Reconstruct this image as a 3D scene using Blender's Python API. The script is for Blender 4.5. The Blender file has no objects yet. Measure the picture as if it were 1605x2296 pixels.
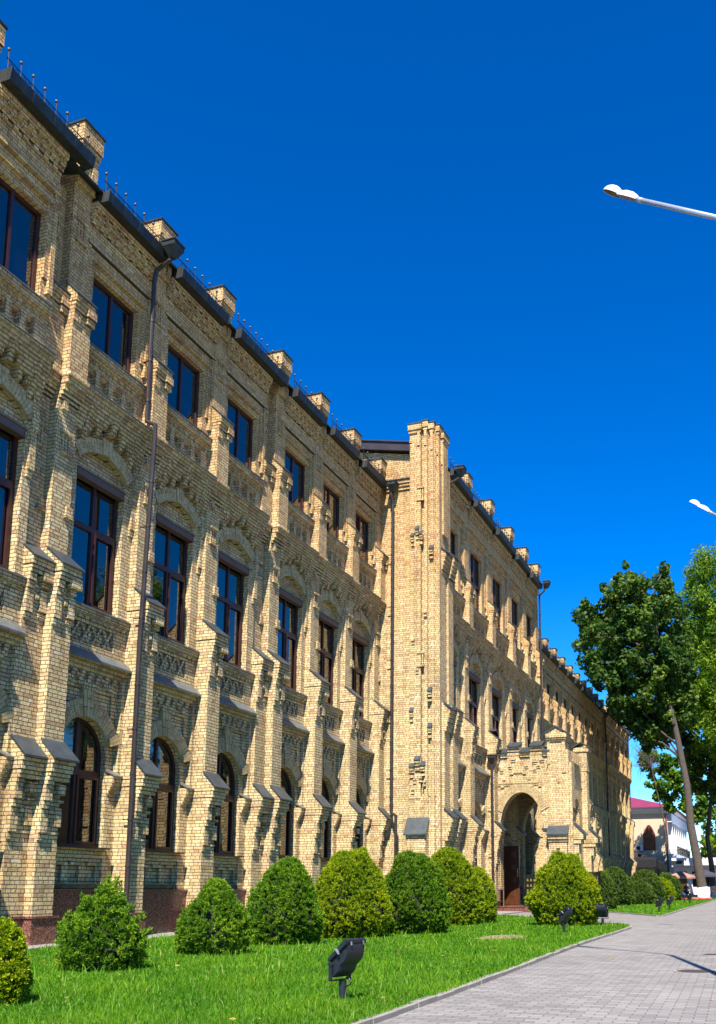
import bpy, bmesh, math, random
import numpy as np
from mathutils import Vector, Matrix
random.seed(7)
rng = np.random.default_rng(7)
scene = bpy.context.scene

# ------------------------------------------------------------------ camera
cam_d = bpy.data.cameras.new("camera")
cam = bpy.data.objects.new("camera", cam_d)
scene.collection.objects.link(cam)
scene.camera = cam
R_RIGHT = Vector((0.3419, -0.9397, 0.0)).normalized()
R_FWD = Vector((0.9263, 0.3370, 0.1708)).normalized()
R_UP = R_RIGHT.cross(R_FWD).normalized()
cam.matrix_world = Matrix((
    (R_RIGHT.x, R_UP.x, -R_FWD.x, 0.0),
    (R_RIGHT.y, R_UP.y, -R_FWD.y, 0.0),
    (R_RIGHT.z, R_UP.z, -R_FWD.z, 1.1),
    (0, 0, 0, 1)))
cam_d.sensor_fit = 'AUTO'
cam_d.sensor_width = 36.0
cam_d.lens = 2136.0 / 2296.0 * 36.0
cam_d.shift_x = (802.5 - 950.0) / 2296.0
cam_d.shift_y = (1622.0 - 1148.0) / 2296.0
cam_d.clip_start = 0.05
cam_d.clip_end = 3000.0

# ------------------------------------------------------------------ world, sun
SUN = Vector((0.69, 0.195, -1.0)).normalized()          # direction the light travels
elev = math.asin(-SUN.z)
world = bpy.data.worlds.new("World")
scene.world = world
world.use_nodes = True
wn = world.node_tree.nodes
wl = world.node_tree.links
wn.clear()
wo = wn.new('ShaderNodeOutputWorld')
bg = wn.new('ShaderNodeBackground')
sky = wn.new('ShaderNodeTexSky')
sky.sky_type = 'NISHITA'
sky.sun_disc = False
sky.sun_elevation = elev
sky.sun_rotation = math.atan2(-SUN.x, -SUN.y)
sky.altitude = 400.0
sky.air_density = 1.0
sky.dust_density = 0.0
sky.ozone_density = 6.0
hsv = wn.new('ShaderNodeHueSaturation')
hsv.inputs['Saturation'].default_value = 1.38
gam = wn.new('ShaderNodeGamma')
gam.inputs['Gamma'].default_value = 1.25
wl.new(sky.outputs[0], hsv.inputs['Color'])
wl.new(hsv.outputs[0], gam.inputs['Color'])
wl.new(gam.outputs[0], bg.inputs['Color'])
bg.inputs['Strength'].default_value = 0.082
wl.new(bg.outputs[0], wo.inputs['Surface'])

sun_d = bpy.data.lights.new("sun", 'SUN')
sun_d.energy = 5.0
sun_d.angle = math.radians(0.5)
sun_d.color = (1.0, 0.945, 0.86)
sun = bpy.data.objects.new("sun", sun_d)
sun.rotation_euler = SUN.to_track_quat('-Z', 'Y').to_euler()
sun.location = (-20, -20, 40)
scene.collection.objects.link(sun)

scene.view_settings.view_transform = 'Standard'
scene.view_settings.look = 'None'
scene.view_settings.exposure = 1.0
scene.view_settings.gamma = 1.0
scene.cycles.max_bounces = 6
scene.cycles.diffuse_bounces = 1
scene.cycles.glossy_bounces = 3

# ------------------------------------------------------------------ helpers
C = scene.collection


def new_obj(name, me, parent=None, loc=(0, 0, 0), rot=None):
    o = bpy.data.objects.new(name, me)
    C.objects.link(o)
    o.location = loc
    if rot is not None:
        o.rotation_euler = rot
    if parent is not None:
        o.parent = parent
    return o


def tag(o, label=None, cat=None, group=None, kind=None):
    if label: o['label'] = label
    if cat: o['category'] = cat
    if group: o['group'] = group
    if kind: o['kind'] = kind
    return o


def empty(name, loc=(0, 0, 0), rz=0.0):
    o = bpy.data.objects.new(name, None)
    C.objects.link(o)
    o.location = loc
    o.rotation_euler = (0, 0, rz)
    return o


class MB:
    """collects polygons for one mesh; jit moves every block by about a millimetre, as laid by hand"""
    def __init__(s, jit=0.0):
        s.v = []; s.f = []; s.m = []; s.mi = 0; s.jit = jit

    def add(s, vs, fs):
        b = len(s.v)
        s.v.extend(vs)
        for f in fs:
            s.f.append([b + i for i in f]); s.m.append(s.mi)

    def box(s, x0, x1, y0, y1, z0, z1):
        if s.jit:
            x0, x1, y0, y1, z0, z1 = [q + random.uniform(-s.jit, s.jit) for q in (x0, x1, y0, y1, z0, z1)]
        s.add([(x0, y0, z0), (x1, y0, z0), (x1, y1, z0), (x0, y1, z0),
               (x0, y0, z1), (x1, y0, z1), (x1, y1, z1), (x0, y1, z1)],
              [(3, 2, 1, 0), (4, 5, 6, 7), (0, 1, 5, 4), (1, 2, 6, 5), (2, 3, 7, 6), (3, 0, 4, 7)])

    def prism(s, poly, axis, a0, a1):
        """poly: list of 2d points; axis 'x': (y,z), 'y': (x,z), 'z': (x,y)"""
        n = len(poly)
        def mk(p, a):
            return {'x': (a, p[0], p[1]), 'y': (p[0], a, p[1]), 'z': (p[0], p[1], a)}[axis]
        vs = [mk(p, a0) for p in poly] + [mk(p, a1) for p in poly]
        fs = [tuple(range(n)), tuple(range(2 * n - 1, n - 1, -1))]
        for i in range(n):
            j = (i + 1) % n
            fs.append((i + n, j + n, j, i))
        s.add(vs, fs)

    def tube(s, pts, r, n=8, cap=True):
        pts = [Vector(p) for p in pts]
        rs = r if isinstance(r, (list, tuple)) else [r] * len(pts)
        vs = []
        prev = None
        for i, p in enumerate(pts):
            if i == 0: d = pts[1] - p
            elif i == len(pts) - 1: d = p - pts[i - 1]
            else: d = (pts[i + 1] - pts[i]).normalized() + (p - pts[i - 1]).normalized()
            if d.length < 1e-9: d = Vector((0, 0, 1))
            d.normalize()
            if prev is None:
                a = d.orthogonal().normalized()
            else:
                a = prev - d * prev.dot(d)
                if a.length < 1e-6: a = d.orthogonal()
                a.normalize()
            prev = a
            b = d.cross(a)
            for k in range(n):
                t = 2 * math.pi * k / n
                q = p + (a * math.cos(t) + b * math.sin(t)) * rs[i]
                vs.append(tuple(q))
        fs = []
        m = len(pts)
        for i in range(m - 1):
            for k in range(n):
                k2 = (k + 1) % n
                fs.append((i * n + k, i * n + k2, (i + 1) * n + k2, (i + 1) * n + k))
        if cap:
            fs.append(tuple(range(n - 1, -1, -1)))
            fs.append(tuple((m - 1) * n + k for k in range(n)))
        s.add(vs, fs)

    def ball(s, c, r, nu=8, nv=5, sx=1, sy=1, sz=1):
        vs = [(c[0], c[1], c[2] + r * sz)]
        for i in range(1, nv):
            ph = math.pi * i / nv
            for k in range(nu):
                t = 2 * math.pi * k / nu
                vs.append((c[0] + r * sx * math.sin(ph) * math.cos(t), c[1] + r * sy * math.sin(ph) * math.sin(t), c[2] + r * sz * math.cos(ph)))
        vs.append((c[0], c[1], c[2] - r * sz))
        fs = []
        for k in range(nu):
            fs.append((0, 1 + k, 1 + (k + 1) % nu))
        for i in range(nv - 2):
            for k in range(nu):
                a = 1 + i * nu
                fs.append((a + k, a + nu + k, a + nu + (k + 1) % nu, a + (k + 1) % nu))
        last = len(vs) - 1
        a = 1 + (nv - 2) * nu
        for k in range(nu):
            fs.append((a + (k + 1) % nu, a + k, last))
        s.add(vs, fs)

    def mesh(s, name, mats, fix=True, smooth=False):
        me = bpy.data.meshes.new(name)
        me.from_pydata(s.v, [], s.f)
        if not isinstance(mats, (list, tuple)): mats = [mats]
        for m in mats: me.materials.append(m)
        me.polygons.foreach_set('material_index', s.m)
        if fix:
            bm = bmesh.new(); bm.from_mesh(me)
            bmesh.ops.recalc_face_normals(bm, faces=bm.faces)
            bm.to_mesh(me); bm.free()
        if smooth:
            me.polygons.foreach_set('use_smooth', [True] * len(me.polygons))
        me.update()
        return me

    def build(s, name, mats, parent=None, loc=(0, 0, 0), rot=None, **k):
        return new_obj(name, s.mesh(name, mats, **k), parent, loc, rot)


def raw_mesh(name, V, counts, idx, mats, mi=None, smooth=False, attr=None):
    """fast mesh from numpy; all polys of the same vertex count"""
    me = bpy.data.meshes.new(name)
    nv = len(V); npoly = len(idx) // counts
    me.vertices.add(nv)
    me.vertices.foreach_set('co', np.ascontiguousarray(V, dtype=np.float32).ravel())
    me.loops.add(len(idx))
    me.loops.foreach_set('vertex_index', np.ascontiguousarray(idx, dtype=np.int32))
    me.polygons.add(npoly)
    me.polygons.foreach_set('loop_start', np.arange(0, npoly * counts, counts, dtype=np.int32))
    me.polygons.foreach_set('loop_total', np.full(npoly, counts, dtype=np.int32))
    for m in (mats if isinstance(mats, (list, tuple)) else [mats]): me.materials.append(m)
    if mi is not None: me.polygons.foreach_set('material_index', np.ascontiguousarray(mi, dtype=np.int32))
    if attr is not None:
        a = me.attributes.new('tint', 'FLOAT', 'POINT')
        a.data.foreach_set('value', np.ascontiguousarray(attr, dtype=np.float32))
    me.update(calc_edges=True)
    if smooth: me.polygons.foreach_set('use_smooth', [True] * npoly)
    return me


def ground_z(x):
    return max(0.0, 0.0045 * (x - 8.0))

# ------------------------------------------------------------------ materials
class NT:
    def __init__(s, name):
        s.mat = bpy.data.materials.new(name)
        s.mat.use_nodes = True
        s.t = s.mat.node_tree
        s.t.nodes.clear()
        s.out = s.t.nodes.new('ShaderNodeOutputMaterial')
        s.bsdf = s.t.nodes.new('ShaderNodeBsdfPrincipled')
        s.link(s.bsdf.outputs[0], s.out.inputs['Surface'])

    def n(s, typ, **k):
        nd = s.t.nodes.new(typ)
        for a, b in k.items(): setattr(nd, a, b)
        return nd

    def link(s, a, b): s.t.links.new(a, b)

    def val(s, inp, v):
        if hasattr(v, 'is_linked') or isinstance(v, bpy.types.NodeSocket): s.link(v, inp)
        else: inp.default_value = v

    def math(s, op, a, b=None, c=None):
        m = s.n('ShaderNodeMath', operation=op)
        s.val(m.inputs[0], a)
        if b is not None: s.val(m.inputs[1], b)
        if c is not None: s.val(m.inputs[2], c)
        return m.outputs[0]

    def mix(s, fac, a, b, blend='MIX'):
        m = s.n('ShaderNodeMix', data_type='RGBA', blend_type=blend)
        s.val(m.inputs[0], fac)
        s.val(m.inputs[6], a if not isinstance(a, tuple) else (*a, 1.0)[:4])
        s.val(m.inputs[7], b if not isinstance(b, tuple) else (*b, 1.0)[:4])
        return m.outputs[2]

    def ramp(s, fac, stops, interp='LINEAR'):
        r = s.n('ShaderNodeValToRGB')
        cr = r.color_ramp
        cr.interpolation = interp
        while len(cr.elements) < len(stops): cr.elements.new(0.5)
        for e, (p, c) in zip(cr.elements, stops):
            e.position = p
            e.color = (*c, 1.0)[:4] if isinstance(c, tuple) else (c, c, c, 1)
        s.val(r.inputs[0], fac)
        return r.outputs[0]

    def noise(s, vec, scale, detail=3.0, rough=0.5, out=0):
        n = s.n('ShaderNodeTexNoise')
        n.inputs['Scale'].default_value = scale
        n.inputs['Detail'].default_value = detail
        n.inputs['Roughness'].default_value = rough
        if vec is not None: s.link(vec, n.inputs['Vector'])
        return n.outputs[out]

    def pos(s): return s.n('ShaderNodeNewGeometry').outputs['Position']

    def objc(s): return s.n('ShaderNodeTexCoord').outputs['Object']

    def bump(s, h, strength=0.5, dist=0.01):
        b = s.n('ShaderNodeBump')
        b.inputs['Strength'].default_value = strength
        b.inputs['Distance'].default_value = dist
        s.link(h, b.inputs['Height'])
        s.link(b.outputs[0], s.bsdf.inputs['Normal'])

    def set(s, **k):
        for a, v in k.items():
            inp = s.bsdf.inputs[a.replace('_', ' ')]
            if isinstance(v, tuple): v = (*v, 1.0)[:4]
            s.val(inp, v)
        return s.mat


BR_STOPS = [(0.0, (0.46, 0.30, 0.14)), (0.14, (0.57, 0.415, 0.195)), (0.36, (0.64, 0.485, 0.24)), (0.55, (0.55, 0.395, 0.19)),
            (0.74, (0.67, 0.53, 0.28)), (0.87, (0.55, 0.37, 0.19)), (0.955, (0.43, 0.25, 0.135)), (1.0, (0.72, 0.61, 0.39))]


def brick_material(name, ch=0.078, bw0=0.255, dark=1.0, stops=BR_STOPS, mortar=(0.10, 0.088, 0.072)):
    n = NT(name)
    geo = n.n('ShaderNodeNewGeometry')
    sp = n.n('ShaderNodeSeparateXYZ'); n.link(geo.outputs['Position'], sp.inputs[0])
    sn = n.n('ShaderNodeSeparateXYZ'); n.link(geo.outputs['True Normal'], sn.inputs[0])
    ax = n.math('ABSOLUTE', sn.outputs[0]); ay = n.math('ABSOLUTE', sn.outputs[1])
    isx = n.math('GREATER_THAN', ax, ay)
    dxy = n.math('SUBTRACT', sp.outputs[1], sp.outputs[0])
    u = n.math('MULTIPLY_ADD', isx, dxy, sp.outputs[0])
    # wobble so that courses are not ruler-straight
    wob = n.noise(geo.outputs['Position'], 5.0, 2.0)
    z = n.math('MULTIPLY_ADD', n.math('SUBTRACT', wob, 0.5), 0.014, sp.outputs[2])
    u = n.math('MULTIPLY_ADD', n.math('SUBTRACT', n.noise(geo.outputs['Position'], 7.3, 1.0), 0.5), 0.02, u)
    zr = n.math('DIVIDE', z, ch)
    row = n.math('FLOOR', zr)
    fz = n.math('FRACT', zr)
    par = n.math('FLOORED_MODULO', row, 2.0)
    bw = n.math('MULTIPLY_ADD', par, -bw0 / 2, bw0)
    ur = n.math('ADD', n.math('DIVIDE', u, bw), n.math('MULTIPLY', n.math('FLOORED_MODULO', n.math('MULTIPLY', row, 0.37), 1.0), 0.0))
    ur = n.math('ADD', ur, n.math('MULTIPLY', par, 0.5))
    ur = n.math('ADD', ur, n.math('MULTIPLY', n.math('FLOORED_MODULO', n.math('MULTIPLY', row, 0.25), 1.0), 0.5))
    col = n.math('FLOOR', ur)
    fu = n.math('MULTIPLY', n.math('FRACT', ur), bw)
    # mortar masks (metres from the joint)
    dz = n.math('MULTIPLY', n.math('MINIMUM', fz, n.math('SUBTRACT', 1.0, fz)), ch)
    du = n.math('MINIMUM', fu, n.math('SUBTRACT', bw, fu))
    d = n.math('MINIMUM', dz, du)
    mask = n.n('ShaderNodeMapRange', interpolation_type='SMOOTHSTEP')
    n.link(d, mask.inputs[0])
    mask.inputs[1].default_value = 0.0035
    mask.inputs[2].default_value = 0.0085
    mk = mask.outputs[0]
    cv = n.n('ShaderNodeCombineXYZ')
    n.link(col, cv.inputs[0]); n.link(row, cv.inputs[1]); n.link(isx, cv.inputs[2])
    wn_ = n.n('ShaderNodeTexWhiteNoise', noise_dimensions='3D')
    n.link(cv.outputs[0], wn_.inputs['Vector'])
    base = n.ramp(wn_.outputs['Value'], stops)
    # brick tint turns rosier and darker towards the top
    up = n.n('ShaderNodeMapRange'); n.link(sp.outputs[2], up.inputs[0])
    up.inputs[1].default_value = 9.5; up.inputs[2].default_value = 13.5; up.inputs[3].default_value = 0.0; up.inputs[4].default_value = 0.7
    base = n.mix(up.outputs[0], base, (1.0, 0.80, 0.62), 'MULTIPLY')
    big = n.noise(geo.outputs['Position'], 0.55, 4.0, 0.6)
    fine = n.noise(geo.outputs['Position'], 42.0, 4.0, 0.65)
    vary = n.math('MULTIPLY', n.math('MULTIPLY_ADD', big, 0.6, 0.88), n.math('MULTIPLY_ADD', fine, 0.75, 0.62))
    vary = n.math('MULTIPLY', vary, dark)
    gray = n.n('ShaderNodeCombineColor'); [n.link(vary, gray.inputs[i]) for i in range(3)]
    base = n.mix(1.0, base, gray.outputs[0], 'MULTIPLY')
    # rain streaks and soot, long and narrow
    mp = n.n('ShaderNodeMapping'); mp.inputs['Scale'].default_value = (3.2, 3.2, 0.35); n.link(geo.outputs['Position'], mp.inputs[0])
    stv = n.ramp(n.noise(mp.outputs[0], 1.0, 5.0, 0.7), [(0.3, (0.62, 0.57, 0.50)), (0.52, (1.0, 1.0, 1.0)), (0.8, (1.08, 1.06, 1.0))])
    base = n.mix(0.75, base, stv, 'MULTIPLY')
    # pale efflorescence patches
    ef = n.ramp(n.noise(geo.outputs['Position'], 1.7, 5.0, 0.7), [(0.60, 0.0), (0.75, 1.0)])
    base = n.mix(n.math('MULTIPLY', ef, 0.35), base, (0.56, 0.5, 0.40))
    col_ = n.mix(mk, mortar, base)
    n.set(Base_Color=col_, Roughness=0.9)
    n.bsdf.inputs['Specular IOR Level'].default_value = 0.2
    rough = n.noise(geo.outputs['Position'], 24.0, 4.0, 0.7)
    h = n.math('ADD', n.math('MULTIPLY', mk, 1.0), n.math('MULTIPLY', rough, 1.1))
    h = n.math('ADD', h, n.math('MULTIPLY', wn_.outputs['Value'], 0.4))
    n.bump(h, 1.0, 0.022)
    return n.mat


M = {}
M['brick'] = brick_material('brick')


def plain_brick():
    n = NT('gauged_brick')
    p = n.pos()
    wn_ = n.n('ShaderNodeTexVoronoi'); wn_.inputs['Scale'].default_value = 9.0
    n.link(p, wn_.inputs['Vector'])
    sep = n.n('ShaderNodeSeparateColor'); n.link(wn_.outputs['Color'], sep.inputs[0])
    base = n.ramp(sep.outputs[0], [(0.0, (0.48, 0.31, 0.14)), (0.5, (0.56, 0.41, 0.19)), (1.0, (0.63, 0.49, 0.25))])
    f = n.noise(p, 40, 4)
    g = n.ramp(f, [(0.2, 0.6), (0.8, 1.1)])
    base = n.mix(1.0, base, g, 'MULTIPLY')
    n.set(Base_Color=base, Roughness=0.9)
    n.bump(f, 0.6, 0.01)
    return n.mat


M['gauged'] = plain_brick()


def simple(name, color, rough=0.6, metal=0.0, var=0.25, scale=8.0, bump=0.0, bscale=60.0, spec=None):
    n = NT(name)
    p = n.pos()
    f = n.noise(p, scale, 4.0, 0.6)
    g = n.ramp(f, [(0.25, 1.0 - var), (0.75, 1.0 + var)])
    c = n.mix(1.0, color, g, 'MULTIPLY')
    n.set(Base_Color=c, Roughness=rough, Metallic=metal)
    if spec is not None: n.bsdf.inputs['Specular IOR Level'].default_value = spec
    if bump > 0: n.bump(n.noise(p, bscale, 3.0), bump, 0.01)
    return n.mat


M['mortar'] = simple('mortar', (0.06, 0.052, 0.044), 0.95)


def copper():
    n = NT('weathered_copper')
    p = n.pos()
    mp = n.n('ShaderNodeMapping'); mp.inputs['Scale'].default_value = (9, 9, 1.2); n.link(p, mp.inputs[0])
    f = n.noise(mp.outputs[0], 1.0, 5.0, 0.65)
    c = n.ramp(f, [(0.25, (0.014, 0.011, 0.009)), (0.5, (0.024, 0.026, 0.023)), (0.68, (0.036, 0.05, 0.046)), (0.85, (0.075, 0.09, 0.082))])
    n.set(Base_Color=c, Roughness=0.55, Metallic=0.15)
    return n.mat


M['copper'] = copper()
M['pipe'] = simple('copper_pipe', (0.045, 0.033, 0.028), 0.42, 0.2, 0.35, 3.0)
M['flash'] = simple('zinc_flashing', (0.06, 0.072, 0.075), 0.45, 0.25, 0.35, 5.0)
M['stonecap'] = simple('pale_flashing', (0.14, 0.145, 0.13), 0.55, 0.15, 0.35, 5.0)
M['frame'] = simple('window_frame', (0.052, 0.015, 0.010), 0.45, 0.0, 0.15, 3.0)
M['shutter'] = simple('shutter_brown', (0.13, 0.075, 0.055), 0.6, 0.0, 0.2, 5)
M['iron'] = simple('black_iron', (0.012, 0.013, 0.016), 0.5, 0.3, 0.2)
M['ball'] = simple('railing_ball', (0.12, 0.11, 0.09), 0.4, 0.5, 0.3, 20)
M['lampbody'] = simple('floodlight_housing', (0.014, 0.016, 0.022), 0.48, 0.0, 0.3, 30, 0.15, 200)
M['clip'] = simple('steel_clip', (0.55, 0.5, 0.4), 0.3, 0.9, 0.1)
M['concrete'] = simple('concrete', (0.27, 0.245, 0.21), 0.9, 0, 0.22, 3.0, 0.3, 60)


def granite():
    n = NT('red_granite')
    p = n.pos()
    v = n.n('ShaderNodeTexVoronoi'); v.inputs['Scale'].default_value = 75.0; n.link(p, v.inputs['Vector'])
    sep = n.n('ShaderNodeSeparateColor'); n.link(v.outputs['Color'], sep.inputs[0])
    c = n.ramp(sep.outputs[0], [(0.0, (0.02, 0.012, 0.01)), (0.25, (0.10, 0.034, 0.024)), (0.5, (0.19, 0.072, 0.048)), (0.8, (0.26, 0.11, 0.075)), (1.0, (0.36, 0.21, 0.16))])
    big = n.ramp(n.noise(p, 0.8, 3), [(0.3, 0.75), (0.7, 1.05)])
    c = n.mix(1.0, c, big, 'MULTIPLY')
    n.set(Base_Color=c, Roughness=0.22)
    return n.mat


M['granite'] = granite()


def glass_mat(name='window_glass', refl=0.24, dark=(0.004, 0.005, 0.008)):
    n = NT(name)
    n.t.nodes.remove(n.bsdf)
    d = n.n('ShaderNodeBsdfDiffuse'); d.inputs['Color'].default_value = (*dark, 1)
    g = n.n('ShaderNodeBsdfGlossy'); g.inputs['Roughness'].default_value = 0.015
    g.inputs['Color'].default_value = (0.95, 0.9, 0.82, 1)
    lw = n.n('ShaderNodeLayerWeight'); lw.inputs['Blend'].default_value = 0.35
    fac = n.math('MULTIPLY_ADD', lw.outputs['Fresnel'], 0.45, refl * 0.62)
    b = n.n('ShaderNodeBump'); b.inputs['Strength'].default_value = 0.03; b.inputs['Distance'].default_value = 0.02
    n.link(n.noise(n.pos(), 2.3, 1.0), b.inputs['Height'])
    n.link(b.outputs[0], g.inputs['Normal'])
    mx = n.n('ShaderNodeMixShader')
    n.link(fac, mx.inputs[0]); n.link(d.outputs[0], mx.inputs[1]); n.link(g.outputs[0], mx.inputs[2])
    n.link(mx.outputs[0], n.out.inputs['Surface'])
    return n.mat


M['glass'] = glass_mat()


def leaf_mat(name, stops, trans=0.35, rough=0.55):
    """leaf colour from the per-vertex 'tint' attribute"""
    n = NT(name)
    a = n.n('ShaderNodeAttribute'); a.attribute_name = 'tint'
    c = n.ramp(a.outputs['Fac'], stops)
    oi = n.n('ShaderNodeObjectInfo')
    n.set(Base_Color=c, Roughness=rough)
    n.bsdf.inputs['Specular IOR Level'].default_value = 0.25
    tr = n.n('ShaderNodeBsdfTranslucent'); n.link(c, tr.inputs['Color'])
    mx = n.n('ShaderNodeMixShader'); mx.inputs[0].default_value = trans
    n.link(n.bsdf.outputs[0], mx.inputs[1]); n.link(tr.outputs[0], mx.inputs[2])
    n.link(mx.outputs[0], n.out.inputs['Surface'])
    return n.mat


M['fir_green'] = leaf_mat('fir_green', [(0.0, (0.05, 0.13, 0.006)), (0.5, (0.12, 0.25, 0.009)), (1.0, (0.26, 0.40, 0.014))], 0.35)
M['fir_yellow'] = leaf_mat('fir_yellow', [(0.0, (0.10, 0.19, 0.004)), (0.5, (0.25, 0.35, 0.005)), (1.0, (0.44, 0.50, 0.008))], 0.35)
M['fir_far'] = leaf_mat('fir_far', [(0.0, (0.045, 0.095, 0.012)), (0.5, (0.09, 0.16, 0.02)), (1.0, (0.16, 0.23, 0.025))], 0.25)
M['fir_core'] = simple('inner_shade', (0.02, 0.028, 0.008), 0.95, 0, 0.3, 20)  # near-black green standing in for the shade inside the bushes
M['leaf_dark'] = leaf_mat('leaf_dark', [(0.0, (0.016, 0.05, 0.006)), (0.5, (0.05, 0.115, 0.010)), (1.0, (0.20, 0.27, 0.018))], 0.35)
M['leaf_lime'] = leaf_mat('leaf_lime', [(0.0, (0.035, 0.11, 0.005)), (0.5, (0.11, 0.23, 0.008)), (1.0, (0.30, 0.42, 0.015))], 0.4)
M['grassblade'] = leaf_mat('grass_blade', [(0.0, (0.05, 0.17, 0.005)), (0.5, (0.115, 0.29, 0.007)), (0.9, (0.22, 0.40, 0.012)), (1.0, (0.36, 0.36, 0.09))], 0.4, 0.5)
M['bark'] = simple('bark', (0.085, 0.066, 0.05), 0.95, 0, 0.45, 9, 0.9, 26)
M['lime'] = simple('lime_wash', (0.80, 0.79, 0.77), 0.9, 0, 0.06, 5, 0.3, 30)


def pavers():
    n = NT('pavers')
    p = n.pos()
    mp = n.n('ShaderNodeMapping'); mp.inputs['Rotation'].default_value = (0, 0, math.radians(-2)); n.link(p, mp.inputs[0])
    b = n.n('ShaderNodeTexBrick')
    n.link(mp.outputs[0], b.inputs['Vector'])
    b.offset = 0.5
    b.inputs['Scale'].default_value = 1.0
    b.inputs['Brick Width'].default_value = 0.10
    b.inputs['Row Height'].default_value = 0.20
    b.inputs['Mortar Size'].default_value = 0.006
    b.inputs['Mortar Smooth'].default_value = 0.3
    b.inputs['Color1'].default_value = (0.20, 0.184, 0.168, 1)
    b.inputs['Color2'].default_value = (0.30, 0.275, 0.25, 1)
    b.inputs['Mortar'].default_value = (0.12, 0.10, 0.075, 1)
    # swap axes so that rows run across the walk
    sp = n.n('ShaderNodeSeparateXYZ'); n.link(mp.outputs[0], sp.inputs[0])
    cb = n.n('ShaderNodeCombineXYZ'); n.link(sp.outputs[1], cb.inputs[0]); n.link(sp.outputs[0], cb.inputs[1])
    b.inputs['Brick Width'].default_value = 0.21
    b.inputs['Row Height'].default_value = 0.105
    n.link(cb.outputs[0], b.inputs['Vector'])
    big = n.ramp(n.noise(p, 0.5, 5, 0.65), [(0.25, 0.82), (0.75, 1.12)])
    fine = n.ramp(n.noise(p, 55, 4, 0.7), [(0.2, 0.8), (0.8, 1.12)])
    c = n.mix(1.0, n.mix(1.0, b.outputs['Color'], big, 'MULTIPLY'), fine, 'MULTIPLY')
    st = n.ramp(n.noise(p, 1.1, 6, 0.75), [(0.62, 0.0), (0.72, 1.0)])
    c = n.mix(n.math('MULTIPLY', st, 0.3), c, (0.33, 0.30, 0.27))
    n.set(Base_Color=c, Roughness=0.85)
    h = n.math('ADD', n.math('MULTIPLY', b.outputs['Fac'], -1.0), n.math('MULTIPLY', n.noise(p, 40, 3), 0.4))
    n.bump(h, 0.5, 0.008)
    return n.mat


M['pavers'] = pavers()


def soil_grass():
    n = NT('lawn_base')
    p = n.pos()
    f = n.noise(p, 18, 5, 0.7)
    c = n.ramp(f, [(0.3, (0.035, 0.10, 0.006)), (0.55, (0.07, 0.18, 0.009)), (0.75, (0.14, 0.25, 0.015))])
    n.set(Base_Color=c, Roughness=0.95)
    n.bump(f, 0.8, 0.03)
    return n.mat


M['lawn'] = soil_grass()
M['asphalt'] = simple('far_ground', (0.20, 0.18, 0.15), 0.95, 0, 0.2, 1.0)

# ------------------------------------------------------------------ facade pieces
YW = 13.42                      # main wall plane (y), facade faces -y
WALLV = -0.55


def S(mb, W, u0, u1, z0, z1, v, back=WALLV):
    """block of wall from u0..u1, z0..z1 standing v metres proud of the wall plane"""
    if u0 == 0: u0 = -0.02
    if u1 == W: u1 = W + 0.02
    mb.box(u0, u1, -v, -back, z0, z1)


def arc_pts(cx, cz, r, a0, a1, n, rz=None):
    rz = rz or r
    return [(cx + r * math.cos(math.radians(a0 + (a1 - a0) * i / n)), cz + rz * math.sin(math.radians(a0 + (a1 - a0) * i / n))) for i in range(n + 1)]


def voussoirs(mb, cx, cz, r0, r1, a0, a1, n, v, back=-0.1, key=None, rz0=None):
    """ring of separate wedge bricks with open joints"""
    for i in range(n):
        t0 = a0 + (a1 - a0) * (i + 0.06) / n
        t1 = a0 + (a1 - a0) * (i + 0.94) / n
        rr1 = r1; vv = v
        if key and key[0] <= i <= key[1]:
            rr1 = r1 + key[2]; vv = v + key[3]
        vv += random.uniform(-0.004, 0.004)
        mid = (r0 + rr1) / 2
        brk = [(r0, rr1)] if i % 2 else [(r0, r0 + (rr1 - r0) * 0.34), (r0 + (rr1 - r0) * 0.37, rr1)]
        if i % 2 == 1: brk = [(r0, r0 + (rr1 - r0) * 0.66), (r0 + (rr1 - r0) * 0.69, rr1)]
        for ra, rb in brk:
            q = []
            for (rad, t) in ((ra, t0), (ra, t1), (rb, t1), (rb, t0)):
                tr = math.radians(t)
                q.append((cx + rad * math.cos(tr), cz + rad * math.sin(tr)))
            mb.prism(q, 'y', -vv, -back)


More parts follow.
